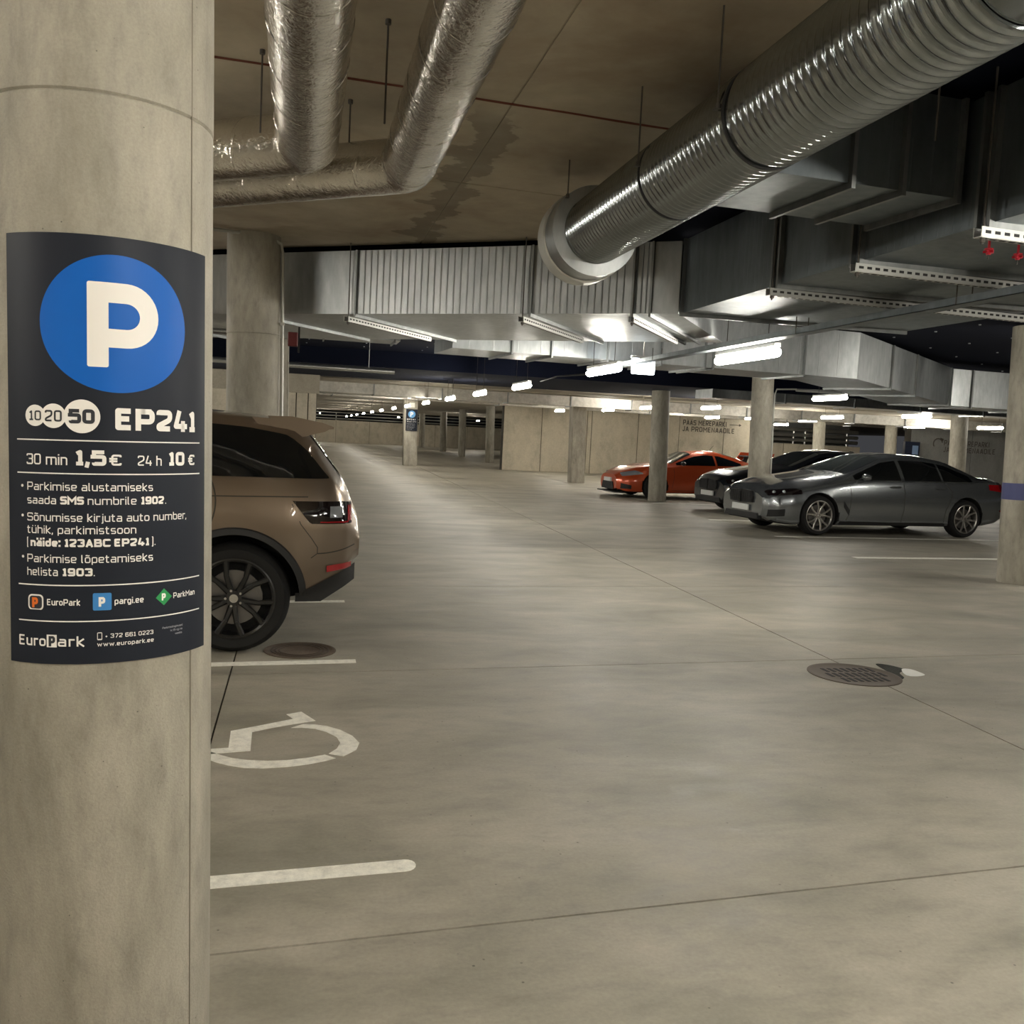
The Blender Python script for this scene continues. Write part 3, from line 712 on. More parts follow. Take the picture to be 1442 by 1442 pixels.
# long duct running towards the viewer on the right
LB0 = (2.84, 1.2); LB1 = (2.84, 7.0)
LBn = 5.8
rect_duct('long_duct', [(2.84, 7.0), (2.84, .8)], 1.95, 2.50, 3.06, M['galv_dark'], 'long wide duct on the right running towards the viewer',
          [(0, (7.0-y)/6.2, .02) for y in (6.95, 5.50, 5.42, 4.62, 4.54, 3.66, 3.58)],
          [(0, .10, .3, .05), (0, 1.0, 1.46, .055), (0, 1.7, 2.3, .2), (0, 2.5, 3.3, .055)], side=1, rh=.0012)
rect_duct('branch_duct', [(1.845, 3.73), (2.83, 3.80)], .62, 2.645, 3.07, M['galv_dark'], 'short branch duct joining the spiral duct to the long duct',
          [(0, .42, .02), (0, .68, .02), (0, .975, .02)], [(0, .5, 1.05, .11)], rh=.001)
rect_duct('rear_duct', [(1.7, 11.15), (7.3, 11.6), (10.75, 14.2), (16.5, 14.6)], 1.0, [2.48, 2.48, 2.36, 2.36], 3.10, M['galv'], 'bent duct in the dark zone beyond the wide duct',
          [(0, .13, .02), (0, .22, .02), (0, .35, .02), (0, .48, .02), (0, .59, .02), (0, .61, .02), (0, .85, .02), (1, .3, .03), (1, .55, .03), (1, .96, .04), (2, .07, .03), (2, .3, .02), (2, .8, .02)],
          [(0, .2, 5.4, .3), (2, .5, 1.5, .08)], rh=.002)
rect_duct('small_duct', [(-1.2, 12.3), (1.2, 12.3)], .55, 2.62, 2.9, M['galv'], 'low flat duct seen behind the conduit column', [(0, .4, .02), (0, .6, .02), (0, .97, .02)])
rect_duct('foil_duct', [(-6, 27.3), (30, 29.2)], .5, 2.45, 2.75, M['foil_far'], 'foil clad duct crossing the far hall above the cars', [(0, k/18, .03) for k in range(1, 18)])
rect_duct('foil_duct', [(-8, 33), (34, 36)], .5, 2.55, 2.8, M['foil_far'], 'farther foil clad duct above the bare wall', [(0, k/14, .03) for k in range(1, 14)])
rect_duct('flat_duct', [(9, 20.0), (26, 21.4)], .8, 2.55, 2.75, M['galv'], 'flat duct over the black saloon and right hand lamps', [(0, k/9, .03) for k in range(1, 9)])

# slotted support rails under the ducts
def rail(p0, ang, L, z, label, hole=.05, ends=2):
    root = thing('support_rail', label, 'rail', (p0[0], p0[1], z), ang, 'slotted support rails')
    bm = bmesh.new(); box(bm, 0, L, -.004, .0, -.04, 0); box(bm, 0, L, 0, .04, -.044, -.04); box(bm, 0, L, .04, .044, -.04, 0); mesh_obj('channel', bm, M['rail'], root)
    bm = bmesh.new(); k = .02
    while k < L-.04:
        box(bm, k, k+.028, -.0055, -.004, -.027, -.014); box(bm, k, k+.028, .012, .026, -.0455, -.044); k += hole
    stuff(mesh_obj('slots', bm, M['slot'], root))
    for x in (.03, L-.03)[:ends]:
        bm = bmesh.new(); cyl(bm, (x, .02, -.07), (x, .02, 3.13-z-.001), .005, 6); mesh_obj('hanger_rod', bm, M['rod'], root)
        bm = bmesh.new(); cyl(bm, (x, .02, -.06), (x, .02, -.045), .012, 6); mesh_obj('nut', bm, M['rod'], root)
lat = math.atan(.083)
rail((2.76, 5.40), lat, 2.1, 2.47, 'slotted rail under the second joint of the long duct')
rail((2.76, 4.48), lat, 2.1, 2.47, 'slotted rail under the middle of the long duct')
rail((2.76, 3.55), lat, 2.1, 2.47, 'slotted rail under the nearest joint of the long duct')
nA = math.atan2(dA.x, -dA.y)
for x, l in ((.40, 'left'), (1.76, 'middle'), (2.52, 'right')):
    p = (x-.03, A0[1]+(x-A0[0])*dA.y/dA.x-.06)
    rail(p, nA, 1.6, 2.46, l+' one of three slotted rails under the wide duct', ends=1)
rail((-1.9, A0[1]+(4.1)*dA.y/dA.x-.06), nA, 1.0, 2.46, 'slotted rail under the wide duct, left of the conduit column', ends=1)

# red sprinkler heads under the long duct
for x, y, l in ((3.05, 3.86, 'left'), (3.24, 3.90, 'right')):
    t = thing('sprinkler', l+' red sprinkler head below the long duct', 'sprinkler', (x, y, 2.43), group='red sprinkler heads')
    bm = bmesh.new(); cyl(bm, (0, 0, .0), (0, 0, .03), .010, 8); cyl(bm, (0, 0, .03), (0, 0, .07), .006, 8); cyl(bm, (0, 0, .022), (0, 0, .028), .02, 10)
    for k in range(5):
        a = k*2*PI/5; box(bm, .006, .024, -.003, .003, .008, .018, Matrix.Rotation(a, 4, 'Z'))
    mesh_obj('body', bm, M['sprinkler_red'], t)
    bm = bmesh.new(); cyl(bm, (0, 0, -.02), (0, 0, 0), .004, 8); mesh_obj('tip', bm, M['chrome'], t)

# spiral duct
SX, SZ, SRr = 1.655, 2.72, .188
t = thing('spiral_duct', 'large ribbed round duct running diagonally across the upper right', 'duct', (SX, 0, SZ), group='ventilation ducts')
def spiral_section(y0, y1):
    bm = bmesh.new(); prof = [(SRr, y0)]; y = y0+.02
    while y < y1-.03:
        prof += [(SRr, y), (SRr+.007, y+.005), (SRr+.007, y+.011), (SRr, y+.016), (SRr-.002, y+.030)]; y += .046
    prof.append((SRr, y1)); lathe(bm, prof, 72, 'y'); fix(bm)
    mesh_obj('ribbed_section', bm, M['spiral'], t, 60)
jn = [.4, 2.05, 3.33, 4.22, 5.5]
for a, b in zip(jn[1:], jn[2:]): spiral_section(a+.003, b-.003)
bm = bmesh.new(); lathe(bm, [(SRr-.003, .4), (SRr-.003, 1.6), (SRr+.004, 1.61), (SRr+.004, 1.63), (SRr-.003, 1.64), (SRr-.003, 2.05)], 72, 'y'); mesh_obj('smooth_section', bm, M['spiral'], t, 40)
for y in jn[1:-1]:
    bm = bmesh.new(); lathe(bm, [(SRr-.001, y-.006), (SRr+.007, y-.005), (SRr+.007, y+.005), (SRr-.001, y+.006)], 72, 'y'); mesh_obj('joint_ring', bm, M['slot'] if y > 3 else M['spiral'], t, 40)
bm = bmesh.new(); lathe(bm, [(SRr, 5.46), (.262, 5.47), (.262, 5.74), (.12, 5.745), (.12, 5.76)], 72, 'y'); mesh_obj('collar', bm, M['galv'], t, 40)
bm = bmesh.new(); lathe(bm, [(.264, 5.64), (.275, 5.645), (.275, 5.78), (.255, 5.785)], 72, 'y', ); mesh_obj('insulation_rim', bm, M['conduit'], t, 40)
bm = bmesh.new(); lathe(bm, [(.25, 5.70), (.001, 5.70)], 48, 'y'); mesh_obj('end_cap', bm, M['galv_dark'], t)
for (x, y, zb, l) in ((1.458, 3.363, 2.745, 'nearest'), (1.458, 4.215, 2.76, 'middle'), (1.465, 5.44, 2.9, 'farthest'), ):
    bm = bmesh.new(); cyl(bm, (x, y, zb), (x, y, 3.099), .004, 8); cyl(bm, (x, y, zb-.012), (x, y, zb+.006), .010, 8); box(bm, x-.014, x+.008, y-.012, y+.012, zb-.016, zb-.012)
    tag(mesh_obj('hanger_rod', bm, M['rod']), l+' threaded rod holding the ribbed round duct', 'hanger rod', 'hanger rods')
for (x, y, zb, l) in ((.283, 3.896, 2.70, 'thin hanger rod between the two foil ducts'), (-.215, 4.384, 2.75, 'thin hanger rod left of the first foil duct'), (.185, 4.881, 2.86, 'thin hanger rod behind the first foil duct bend'), (2.33, 3.3, 2.7, 'thin hanger rod right of the ribbed duct')):
    bm = bmesh.new(); cyl(bm, (x, y, zb), (x, y, 3.099), .004, 8); cyl(bm, (x, y, 3.08), (x, y, 3.099), .012, 8)
    tag(mesh_obj('hanger_rod', bm, M['rod']), l, 'hanger rod', 'hanger rods')

# foil ducts with elbows
def foil(name, pts, r, label, seams):
    root = thing(name, label, 'duct', pts[0], group='ventilation ducts'); O = Vector(pts[0])
    P = [Vector(p) for p in pts]; a, b, c = P
    d1 = (b-a).normalized(); d2 = (c-b).normalized(); R = r*1.15; s = R*math.tan(math.acos(max(-1, min(1, d1.dot(d2))))/2)
    path = []
    n1 = int((b-a).length/.05)
    p_in = b-d1*s; p_out = b+d2*s
    for k in range(n1+1): path.append(a+(p_in-a)*k/n1)
    for k in range(1, 10):
        f = k/10; path.append(p_in*(1-f)**2+b*2*f*(1-f)+p_out*f*f)
    n2 = int((c-b).length/.05)
    for k in range(n2+1): path.append(p_out+(c-p_out)*k/n2)
    bm = bmesh.new(); tube(bm, [p-O for p in path], r, 40)
    rnd = random.Random(7)
    for v in bm.verts: v.co += Vector((rnd.uniform(-1, 1), rnd.uniform(-1, 1), rnd.uniform(-1, 1)))*.0016
    fix(bm); mesh_obj('foil_jacket', bm, M['foil'], root, 80)
    for k in range(3, len(path)-2, seams):
        p = path[k]-O; d = (path[k+1]-path[k-1]).normalized(); bm = bmesh.new()
        Rm = (d+Vector((.0, .0, .22))).normalized().to_track_quat('Z', 'Y').to_matrix().to_4x4()
        lathe(bm, [(r*1.0, -.010), (r*1.018, -.008), (r*1.018, .008), (r*1.0, .010)], 36)
        bmesh.ops.transform(bm, matrix=Matrix.Translation(p) @ Rm, verts=bm.verts[:]); mesh_obj('tape_band', bm, M['foil'], root, 60)
foil('foil_wrapped_duct', [(-.015, .3, 2.80), (-.015, 4.62, 2.80), (-3.6, 7.35, 2.80)], .140, 'left foil wrapped round duct bending left near the ceiling', 7)
foil('foil_wrapped_duct', [(.465, .3, 2.775), (.465, 4.72, 2.775), (-3.2, 7.62, 2.775)], .130, 'right foil wrapped round duct bending left near the ceiling', 7)

# cable tray along the lamp row
t = thing('cable_tray', 'long narrow cable tray carrying the row of linear lamps', 'cable tray', (3.66, 0, 2.36))
bm = bmesh.new(); box(bm, -.05, .05, -4, 11.0, 0, .004); box(bm, -.05, -.046, -4, 11.0, 0, .045); box(bm, .046, .05, -4, 11.0, 0, .045); mesh_obj('tray', bm, M['galv_dark'], t)
bm = bmesh.new(); tube(bm, [(-.02, -4, .02), (-.02, 10.9, .02)], .012, 8); tube(bm, [(.015, -4, .018), (.015, 10.9, .018), (-.05, 11.9, -.03), (-.12, 13.2, .0), (-.08, 14.3, -.02)], .012, 8); mesh_obj('cable', bm, M['blackplastic'], t)
for y in (.8, 2.8, 4.8, 6.6, 9.6):
    bm = bmesh.new(); cyl(bm, (-.05, y, 0), (-.05, y, .13), .004, 6); cyl(bm, (.05, y, 0), (.05, y, .13), .004, 6); mesh_obj('hanger', bm, M['rod'], t)

# ---------------------------------------------------------------- lamps
def make_lamp(L=1.15, w_=.042, far=False):
    t = thing('linear_lamp', 'x', 'lamp')
    bm = bmesh.new(); box(bm, -w_*.8, w_*.8, -L/2, L/2, .045, .085); bmesh.ops.bevel(bm, geom=bm.edges[:], offset=.006, segments=1, affect='EDGES'); mesh_obj('housing', bm, M['lamp_body'], t)
    bm = bmesh.new(); pr_ = [(.001, -L/2-w_*.9), (w_*.6, -L/2-w_*.6), (w_*.9, -L/2), (w_, -L/2+.03), (w_, L/2-.03), (w_*.9, L/2), (w_*.6, L/2+w_*.6), (.001, L/2+w_*.9)]
    lathe(bm, pr_, 12, 'y'); mesh_obj('diffuser', bm, M['lamp_far'] if far else M['lamp'], t, 60)
    for y in (-L*.35, L*.35):
        bm = bmesh.new(); cyl(bm, (0, 0, 0), (0, 0, 1), .004, 6); o = mesh_obj('hanger', bm, M['rod'], t); o.location = (0, y, .083)
    return t
proto = make_lamp(); used = [False]
def place_lamp(x, y, z, rz, label, group, src=None, sc=1, top=None):
    src = src or proto
    if src is proto and not used[0]: o = proto; used[0] = True
    else:
        o = src.copy(); C.objects.link(o)
        for ch in src.children:
            c = ch.copy(); C.objects.link(c); c.parent = o
    o.location = (x, y, z); o.rotation_euler = (0, 0, rz); o.scale = (sc, sc, sc); o['label'] = label; o['group'] = group
    if top is None: top = 3.13 if y < 20 else 2.78 if y < 25.6 else 2.88
    for ch in o.children:
        if ch.name.startswith('hanger'): ch.scale = (1, 1, top-z-.083)
    return o
near = 'linear lamps along the aisle'
ords = ['second', 'third', 'fourth', 'fifth', 'sixth', 'seventh', 'eighth', 'ninth', 'tenth', 'eleventh', 'twelfth', 'thirteenth', 'fourteenth', 'fifteenth']
place_lamp(3.83, 7.86, 2.29, 0, 'nearest lit linear lamp hanging over the aisle', near)
ya = [11.55, 15.5, 19.3, 23.3, 28.0, 33, 38, 44, 50, 57, 64, 71, 79]
for i, y in enumerate(ya): place_lamp(3.45 if y < 12 else 3.55, y if y > 12 else 10.78, 2.30, 0, ords[i]+' lit linear lamp along the aisle counted from the viewer', near)
for y, l in ((2.3, 'lit linear lamp of the aisle row just outside the right edge'), (-.6, 'lit linear lamp of the aisle row beside the viewer'), (-4.6, 'lit linear lamp of the aisle row behind the viewer')): place_lamp(3.75, y, 2.27, 0, l, near, top=2.455 if y > 0 else None)
place_lamp(.85, .15, 2.55, 0, 'added unseen linear lamp above the viewer, brightening the near column and floor', near)  # added lamp out of view, lifts the near column, sign and floor
place_lamp(-.6, -3.2, 2.55, 0, 'added unseen linear lamp behind the viewer, brightening the foreground', near)  # second added fill lamp out of view, for the foreground
rg = 'linear lamps over the right bays'
for i, (x, y, rz, z, l) in enumerate([(9.95, 16.7, 0, 2.5, 'lit linear lamp above the windscreen of the black saloon'), (11.0, 24.5, 0, 2.5, 'lit linear lamp just left of the middle column'), (10.1, 27.0, 0, 2.5, 'lit linear lamp just left of the orange car column'),
        (10.3, 31.4, 0, 2.5, 'lit linear lamp above the bare wall left of the round column'), (9.75, 35.7, 0, 2.5, 'faint lit lamp beside the square column'),
        (15.75, 26.2, 0, 2.5, 'lit linear lamp over the roof of the grey saloon'), (15.8, 22.2, 0, 2.5, 'lit linear lamp right of the lamp over the grey saloon'), (21.6, 30.4, 0, 2.5, 'lit linear lamp near the information panel'), (22.3, 27.4, 0, 2.5, 'lit linear lamp at the far right beside the column'),
        (14.9, 33.0, 0, 2.5, 'small lit lamp directly above the wall lettering'), (15.8, 31.5, 0, 2.5, 'small lit lamp right of the middle column'), (20.2, 37.6, 0, 2.5, 'small lit lamp above the recess with pipes'),
        (17.4, 30.5, 0, 2.5, 'small lit lamp above the pipes'), (21.8, 24.6, 0, 2.55, 'lit linear lamp nearest the right edge column'), (11.6, 45.0, 0, 2.5, 'small lit lamp among the distant columns'), (13.6, 52, 0, 2.5, 'smaller lit lamp among the distant columns'), (8.2, 83, 0, 2.5, 'tiny added lamp near the far parapet, brightening the far wall'), (1.5, 83.5, 0, 2.5, 'tiny added lamp at the left end of the far parapet, brightening the far wall'), (14.5, 79, 0, 2.5, 'tiny added lamp behind the distant columns, brightening the far end'), (-3, 60, 0, 2.5, 'distant lamp left of the aisle row'), (11.8, 70, 0, 2.5, 'tiny added lamp right of the third distant column, brightening the far end'),  # the tiny lamps are added to brighten the far wall and floor
        (13.2, 11.2, 0, 2.6, 'added unseen lamp right of the frame lighting the end of the bent duct'), (9.9, 9.2, 0, 2.6, 'lamp over the right bays outside the right edge'), (9.9, 4.2, 0, 2.6, 'lamp over the right bays far outside the frame'), (9.9, 0.5, 0, 2.6, 'lamp over the right bays beside the viewer')]):  # first lamp of this line is added to brighten the bent duct end
    place_lamp(x, y, z, rz, l, rg)
lg = 'linear lamps over the left bays'
for (y, l) in ((-3.5, 'lamp over the left bays behind the viewer'), (1.2, 'lamp over the left bays beside the near column'), (6.0, 'lamp over the bronze car hidden by the near column'), (10.8, 'lamp over the left bays beyond the bronze car'), (16.2, 'lamp over the left bays farther on'), (23, 'lamp over the left bays in the distance')):
    place_lamp(-3.4, y, 2.3 if 10 < y < 14 else 2.45, 0, l, lg, top=2.455 if 10 < y < 14 else None)
# lit sign box
t = thing('lit_sign_box', 'bright white lit sign box hanging beside the second lamp', 'sign', (3.84, 10.5, 2.27))
bm = bmesh.new(); box(bm, -.14, .14, -.02, .02, 0, .18); bmesh.ops.bevel(bm, geom=bm.edges[:], offset=.01, segments=2, affect='EDGES'); mesh_obj('lit_face', bm, M['signlit'], t)
bm = bmesh.new(); box(bm, -.15, .15, -.024, .024, .18, .21); cyl(bm, (0, 0, .2), (0, 0, .86), .008, 8); mesh_obj('bracket', bm, M['lamp_body'], t)
# fire alarm box
t = thing('alarm_box', 'small dark red box hanging right of the conduit column', 'alarm', (-.115, 9.98, 2.28))
bm = bmesh.new(); box(bm, -.05, .05, -.04, .04, 0, .14); bmesh.ops.bevel(bm, geom=bm.edges[:], offset=.006, segments=1, affect='EDGES'); mesh_obj('case', bm, M['firered'], t)
bm = bmesh.new(); box(bm, .05, .07, -.01, .01, -.06, .2); mesh_obj('bracket', bm, M['slot'], t)
# ceiling conduits far left & tubes
for i, (x0, y0, x1, y1, z, r, l) in enumerate([(-3, 17.0, 1.6, 17.3, 2.52, .045, 'thick pale pipe under the dark ceiling behind the conduit column'), (-3, 9.9, -.7, 10.2, 2.40, .03, 'thin pipe crossing left of the conduit column'),
        (9.9, 17.9, 16.5, 18.4, 2.70, .03, 'pale pipe above the black saloon'), (2.5, 28.6, 14, 29.6, 2.78, .04, 'pale pipe along the far soffit'), (-4, 31.5, 8, 32.2, 2.6, .06, 'thick pipe under the far soffit left of the bare wall'), (4, 37, 22, 38, 2.72, .05, 'pipe in front of the bare wall top')]):
    bm = bmesh.new(); cyl(bm, (x0, y0, z), (x1, y1, z), r, 12)
    for k in (.1, .5, .9):
        xx, yy = x0+(x1-x0)*k, y0+(y1-y0)*k; cyl(bm, (xx, yy, z), (xx, yy, 2.455 if i == 1 else 3.12 if y0 < 20 else 2.87), .006, 6)
    tag(mesh_obj('ceiling_pipe', bm, M['tube'], None, 40), l, 'pipe', 'pipes under the ceiling')
# ---------------------------------------------------------------- cars
class Pf:
    def __init__(s, pts, blur=.06): s.p = pts; s.b = blur
    def lin(s, x):
        p = s.p
        if x <= p[0][0]: return p[0][1]
        for (a, va), (b, vb) in zip(p, p[1:]):
            if x <= b: return va+(vb-va)*(x-a)/(b-a)
        return p[-1][1]
    def __call__(s, x):
        return sum(s.lin(x+s.b*k/3)*w_ for k, w_ in ((-3, 1), (-2, 2), (-1, 3), (0, 4), (1, 3), (2, 2), (3, 1)))/16
class Car:
    def __init__(s, d): s.__dict__.update(d)
    def section(s, x):
        zb, zs, zr, zc, wb, ws, wr = (f(x) for f in (s.zb, s.zs, s.zr, s.zc, s.wb, s.ws, s.wr))
        h = zs-zb; P = [(0, zb), (wb*.80, zb), (wb*.94, zb+.025), (wb*.975, zb+.08), (wb*.993, zb+h*.33), (wb, zb+h*.55), (wb*.993, zb+h*.72), (wb*.35+ws*.65, zb+h*.90), (ws, zs)]
        for k in (.25, .5, .75):
            P.append((ws+(wr-ws)*k+.022*math.sin(PI*k)*min(1, (zr-zs)/.3), zs+(zr-zs)*k))
        P.append((wr, zr))
        for a, b in ((.95, .35), (.86, .62), (.68, .84), (.4, .96)): P.append((wr*a, zr+(zc-zr)*b))
        P.append((0, zc)); return P
    def Y(s, x, z):
        P = s.section(x)[2:13]
        if z <= P[0][1]: return P[0][0]
        for (ya, za), (yb, zb_) in zip(P, P[1:]):
            if z <= zb_: return ya+(yb-ya)*(z-za)/max(1e-6, zb_-za)
        return P[-1][0]
    def Zt(s, x, y):
        P = s.section(x)[12:]; y = abs(y)
        for (ya, za), (yb, zb_) in zip(P, P[1:]):
            if y >= yb: return za+(zb_-za)*(ya-y)/max(1e-6, ya-yb)
        return P[-1][1]
    def body(s, parent, mat):
        bm = bmesh.new(); st = []; x = 0
        while x < s.L+1e-6:
            st.append(x); x += .02 if (x < .3 or x > s.L-.32) else .05
        if st[-1] < s.L-1e-4: st.append(s.L)
        rings = []
        for x in st:
            P = s.section(x); n = len(P)
            ring = [bm.verts.new((x, -y, z)) for y, z in P]+[bm.verts.new((x, y, z)) for y, z in P[-2:0:-1]]
            rings.append(ring)
        m_ = len(rings[0])
        for a, b in zip(rings, rings[1:]):
            for k in range(m_): bm.faces.new((a[k], a[(k+1) % m_], b[(k+1) % m_], b[k]))
        bm.faces.new(rings[0][::-1]); bm.faces.new(rings[-1]); fix(bm)
        o = mesh_obj('body', bm, [mat, M['well']], None)
        cb = bmesh.new()
        for wx in s.wx:
            for sg in (-1, 1):
                y0, y1 = sorted((sg*(s.W-.30), sg*(s.W+.2)))
                cyl(cb, (wx, y0, s.rw+.005), (wx, y1, s.rw+.005), s.ra, 48)
        cut = mesh_obj('cutter', cb, M['well'])
        md = o.modifiers.new('b', 'BOOLEAN'); md.operation = 'DIFFERENCE'; md.solver = 'EXACT'; md.object = cut
        bpy.context.view_layer.update()
        me = bpy.data.meshes.new_from_object(o.evaluated_get(bpy.context.evaluated_depsgraph_get()))
        o.modifiers.clear(); o.data = me; bpy.data.objects.remove(cut)
        me.materials.clear(); me.materials.append(mat); me.materials.append(M['well'])
        for p in me.polygons:
            c = p.center; p.use_smooth = True; p.material_index = 0
            for wx in s.wx:
                if math.hypot(c.x-wx, c.z-s.rw-.005) < s.ra+.004: p.material_index = 1
            if p.normal.z < -.8 and c.z < .5: p.material_index = 1
        me.set_sharp_from_angle(angle=math.radians(32))
        o.parent = parent; return o
    def patch(s, name, x0, x1, zl, zh, mat, parent, off=.006, nx=24, nz=6, side=-1, both=False, xs_=None):
        """sheet lying on the car side between the curves zl(x) and zh(x)"""
        if both:
            s.patch(name, x0, x1, zl, zh, mat, parent, off, nx, nz, 1)
        bm = bmesh.new()
        for sg in (side,):
            G = []
            for i in range(nx+1):
                x = x0+(x1-x0)*i/nx; a = zl(x) if callable(zl) else zl; b = zh(x) if callable(zh) else zh
                col_ = []
                for j in range(nz+1):
                    z = a+(b-a)*j/nz; y = s.Y(x, z); e = .01
                    tx = (s.Y(x+e, z)-s.Y(x-e, z))/(2*e); tz = (s.Y(x, z+e)-s.Y(x, z-e))/(2*e)
                    nv = Vector((-tx, 1, -tz)).normalized()*off
                    col_.append(bm.verts.new((x+nv.x, sg*(y+nv.y), z+nv.z)))
                G.append(col_)
            for a, b in zip(G, G[1:]):
                for j in range(nz):
                    f = (a[j], b[j], b[j+1], a[j+1]); bm.faces.new(f if sg < 0 else f[::-1])
        return mesh_obj(name, bm, mat, parent, 40)
    def top_patch(s, name, xa, xb, wf, mat, parent, off=.006, nx=16, ny=16):
        bm = bmesh.new(); G = []
        for i in range(nx+1):
            x = xa+(xb-xa)*i/nx; hw = s.wr(x)*wf; c_ = []
            for j in range(ny+1):
                y = -hw+2*hw*j/ny; z = s.Zt(x, y); sl = (s.Zt(x+.01, y)-s.Zt(x-.01, y))/.02; nv = Vector((-sl, 0, 1)).normalized()*off
                c_.append(bm.verts.new((x+nv.x, y, z+nv.z)))
            G.append(c_)
        for a, b in zip(G, G[1:]):
            for j in range(ny): bm.faces.new((a[j], b[j], b[j+1], a[j+1]))
        return mesh_obj(name, bm, mat, parent, 40)
    def seam(s, pts, parent, w_=.006, mat=None, name='door_seam', off=.0015):
        bm = bmesh.new()
        V = []
        for i, (x, z) in enumerate(pts):
            q = pts[min(i+1, len(pts)-1)]; p = pts[max(i-1, 0)]; dx, dz = q[0]-p[0], q[1]-p[1]; l = math.hypot(dx, dz) or 1
            nx_, nz_ = -dz/l*w_/2, dx/l*w_/2
            V.append([bm.verts.new((x+k*nx_, -(s.Y(x+k*nx_, z+k*nz_)+off), z+k*nz_)) for k in (-1, 1)])
        for a, b in zip(V, V[1:]): bm.faces.new((a[0], b[0], b[1], a[1]))
        return mesh_obj(name, bm, mat or M['seam'], parent)
    def wheels(s, parent, spokes=5, rim='alloy', twin=True, rimfrac=.72, style=0):
        r = s.rw
        def wheel():
            bm = bmesh.new(); w_ = .115
            lathe(bm, [(r*rimfrac, -w_), (r*rimfrac+.012, -w_-.006), (r*.9, -w_-.008), (r*.975, -w_*.82), (r, -w_*.55), (r, w_*.55), (r*.97, w_*.85), (r*.88, w_), (r*rimfrac, w_)], 56, 'y'); fix(bm)
            t_ = mesh_obj('wheel', bm, M['rubber'], parent, 40)
            R = r*rimfrac
            bm = bmesh.new()
            lathe(bm, [(R+.002, -w_-.004), (R-.008, -w_-.008), (R-.022, -w_+.004), (R-.03, -w_*.3), (R-.03, w_)], 56, 'y')
            fix(bm)
            n = spokes
            for k in range(n):
                for dl in ((-.5, .5) if twin else (0,)):
                    a = 2*PI*k/n+.2; a2 = a+dl*(2*PI/n)*.52; a1 = a+dl*(2*PI/n)*.16
                    for (ra, rb, aa, ab, wa, wb_, ya, yb) in ((.035, R*.62, a1, a1+(a2-a1)*.55, .022, .016, -.085, -w_+.006), (R*.58, R-.006, a1+(a2-a1)*.52, a2, .016, .022, -w_+.006, -w_)):
                        p = Vector((ra*math.cos(aa), 0, ra*math.sin(aa))); q_ = Vector((rb*math.cos(ab), 0, rb*math.sin(ab))); d = (q_-p).normalized(); nn = Vector((-d.z, 0, d.x))
                        vs = []
                        for (pp, ww, yy) in ((p, wa, ya), (q_, wb_, yb)):
                            vs.append([bm.verts.new(pp+nn*ww+Vector((0, yy+.006, 0))), bm.verts.new(pp+nn*ww*.5+Vector((0, yy-.004, 0))), bm.verts.new(pp-nn*ww*.5+Vector((0, yy-.004, 0))), bm.verts.new(pp-nn*ww+Vector((0, yy+.006, 0))), bm.verts.new(pp+Vector((0, yy+.03, 0)))])
                        for j in range(5): bm.faces.new((vs[0][j], vs[0][(j+1) % 5], vs[1][(j+1) % 5], vs[1][j]))
                        bm.faces.new(vs[0]); bm.faces.new(vs[1])
            cyl(bm, (0, -.098, 0), (0, -.04, 0), .05, 20)
            fix(bm)
            mesh_obj('rim', bm, M[rim], t_, 35)
            bm = bmesh.new(); cyl(bm, (0, -.02, 0), (0, 0.03, 0), R*.97, 40); mesh_obj('wheel_back', bm, M['well'], t_)
            bm = bmesh.new(); cyl(bm, (0, -.045, 0), (0, -.02, 0), R*.68, 36); mesh_obj('brake_disc', bm, plain('brake_disc', (.22, .21, .2), .4, .9), t_, 40)
            bm = bmesh.new(); cyl(bm, (0, -.103, 0), (0, -.095, 0), .028, 16)
            for k in range(5):
                a = 2*PI*k/5; cyl(bm, (.052*math.cos(a), -.100, .052*math.sin(a)), (.052*math.cos(a), -.08, .052*math.sin(a)), .0085, 8)
            mesh_obj('hub_cap', bm, M['chrome'], t_, 40)
            return t_
        first = wheel(); i = 0
        for wx in s.wx:
            for sg in (-1, 1):
                if i == 0: o = first
                else:
                    o = first.copy(); C.objects.link(o); o.parent = parent
                    for ch in first.children:
                        c = ch.copy(); C.objects.link(c); c.parent = o
                o.location = (wx, sg*(s.W-.125), r)
                o.rotation_euler = (0, .3*i, 0 if sg < 0 else PI)
                i += 1
def xy(pts): return Pf(pts, .02)
def car_root(name, label, x, y, rz, group=None):
    return thing(name, label, 'car', (x, y, 0), rz, group)
def slab_part(name, pts, y0, y1, mat, parent, axis='x'):
    bm = bmesh.new()
    prism(bm, pts, y0, y1); fix(bm)
    for v in bm.verts:
        a, b, c = v.co; v.co = Vector((a, c, b)) if axis == 'y' else Vector((c, a, b))
    fix(bm); return mesh_obj(name, bm, mat, parent)

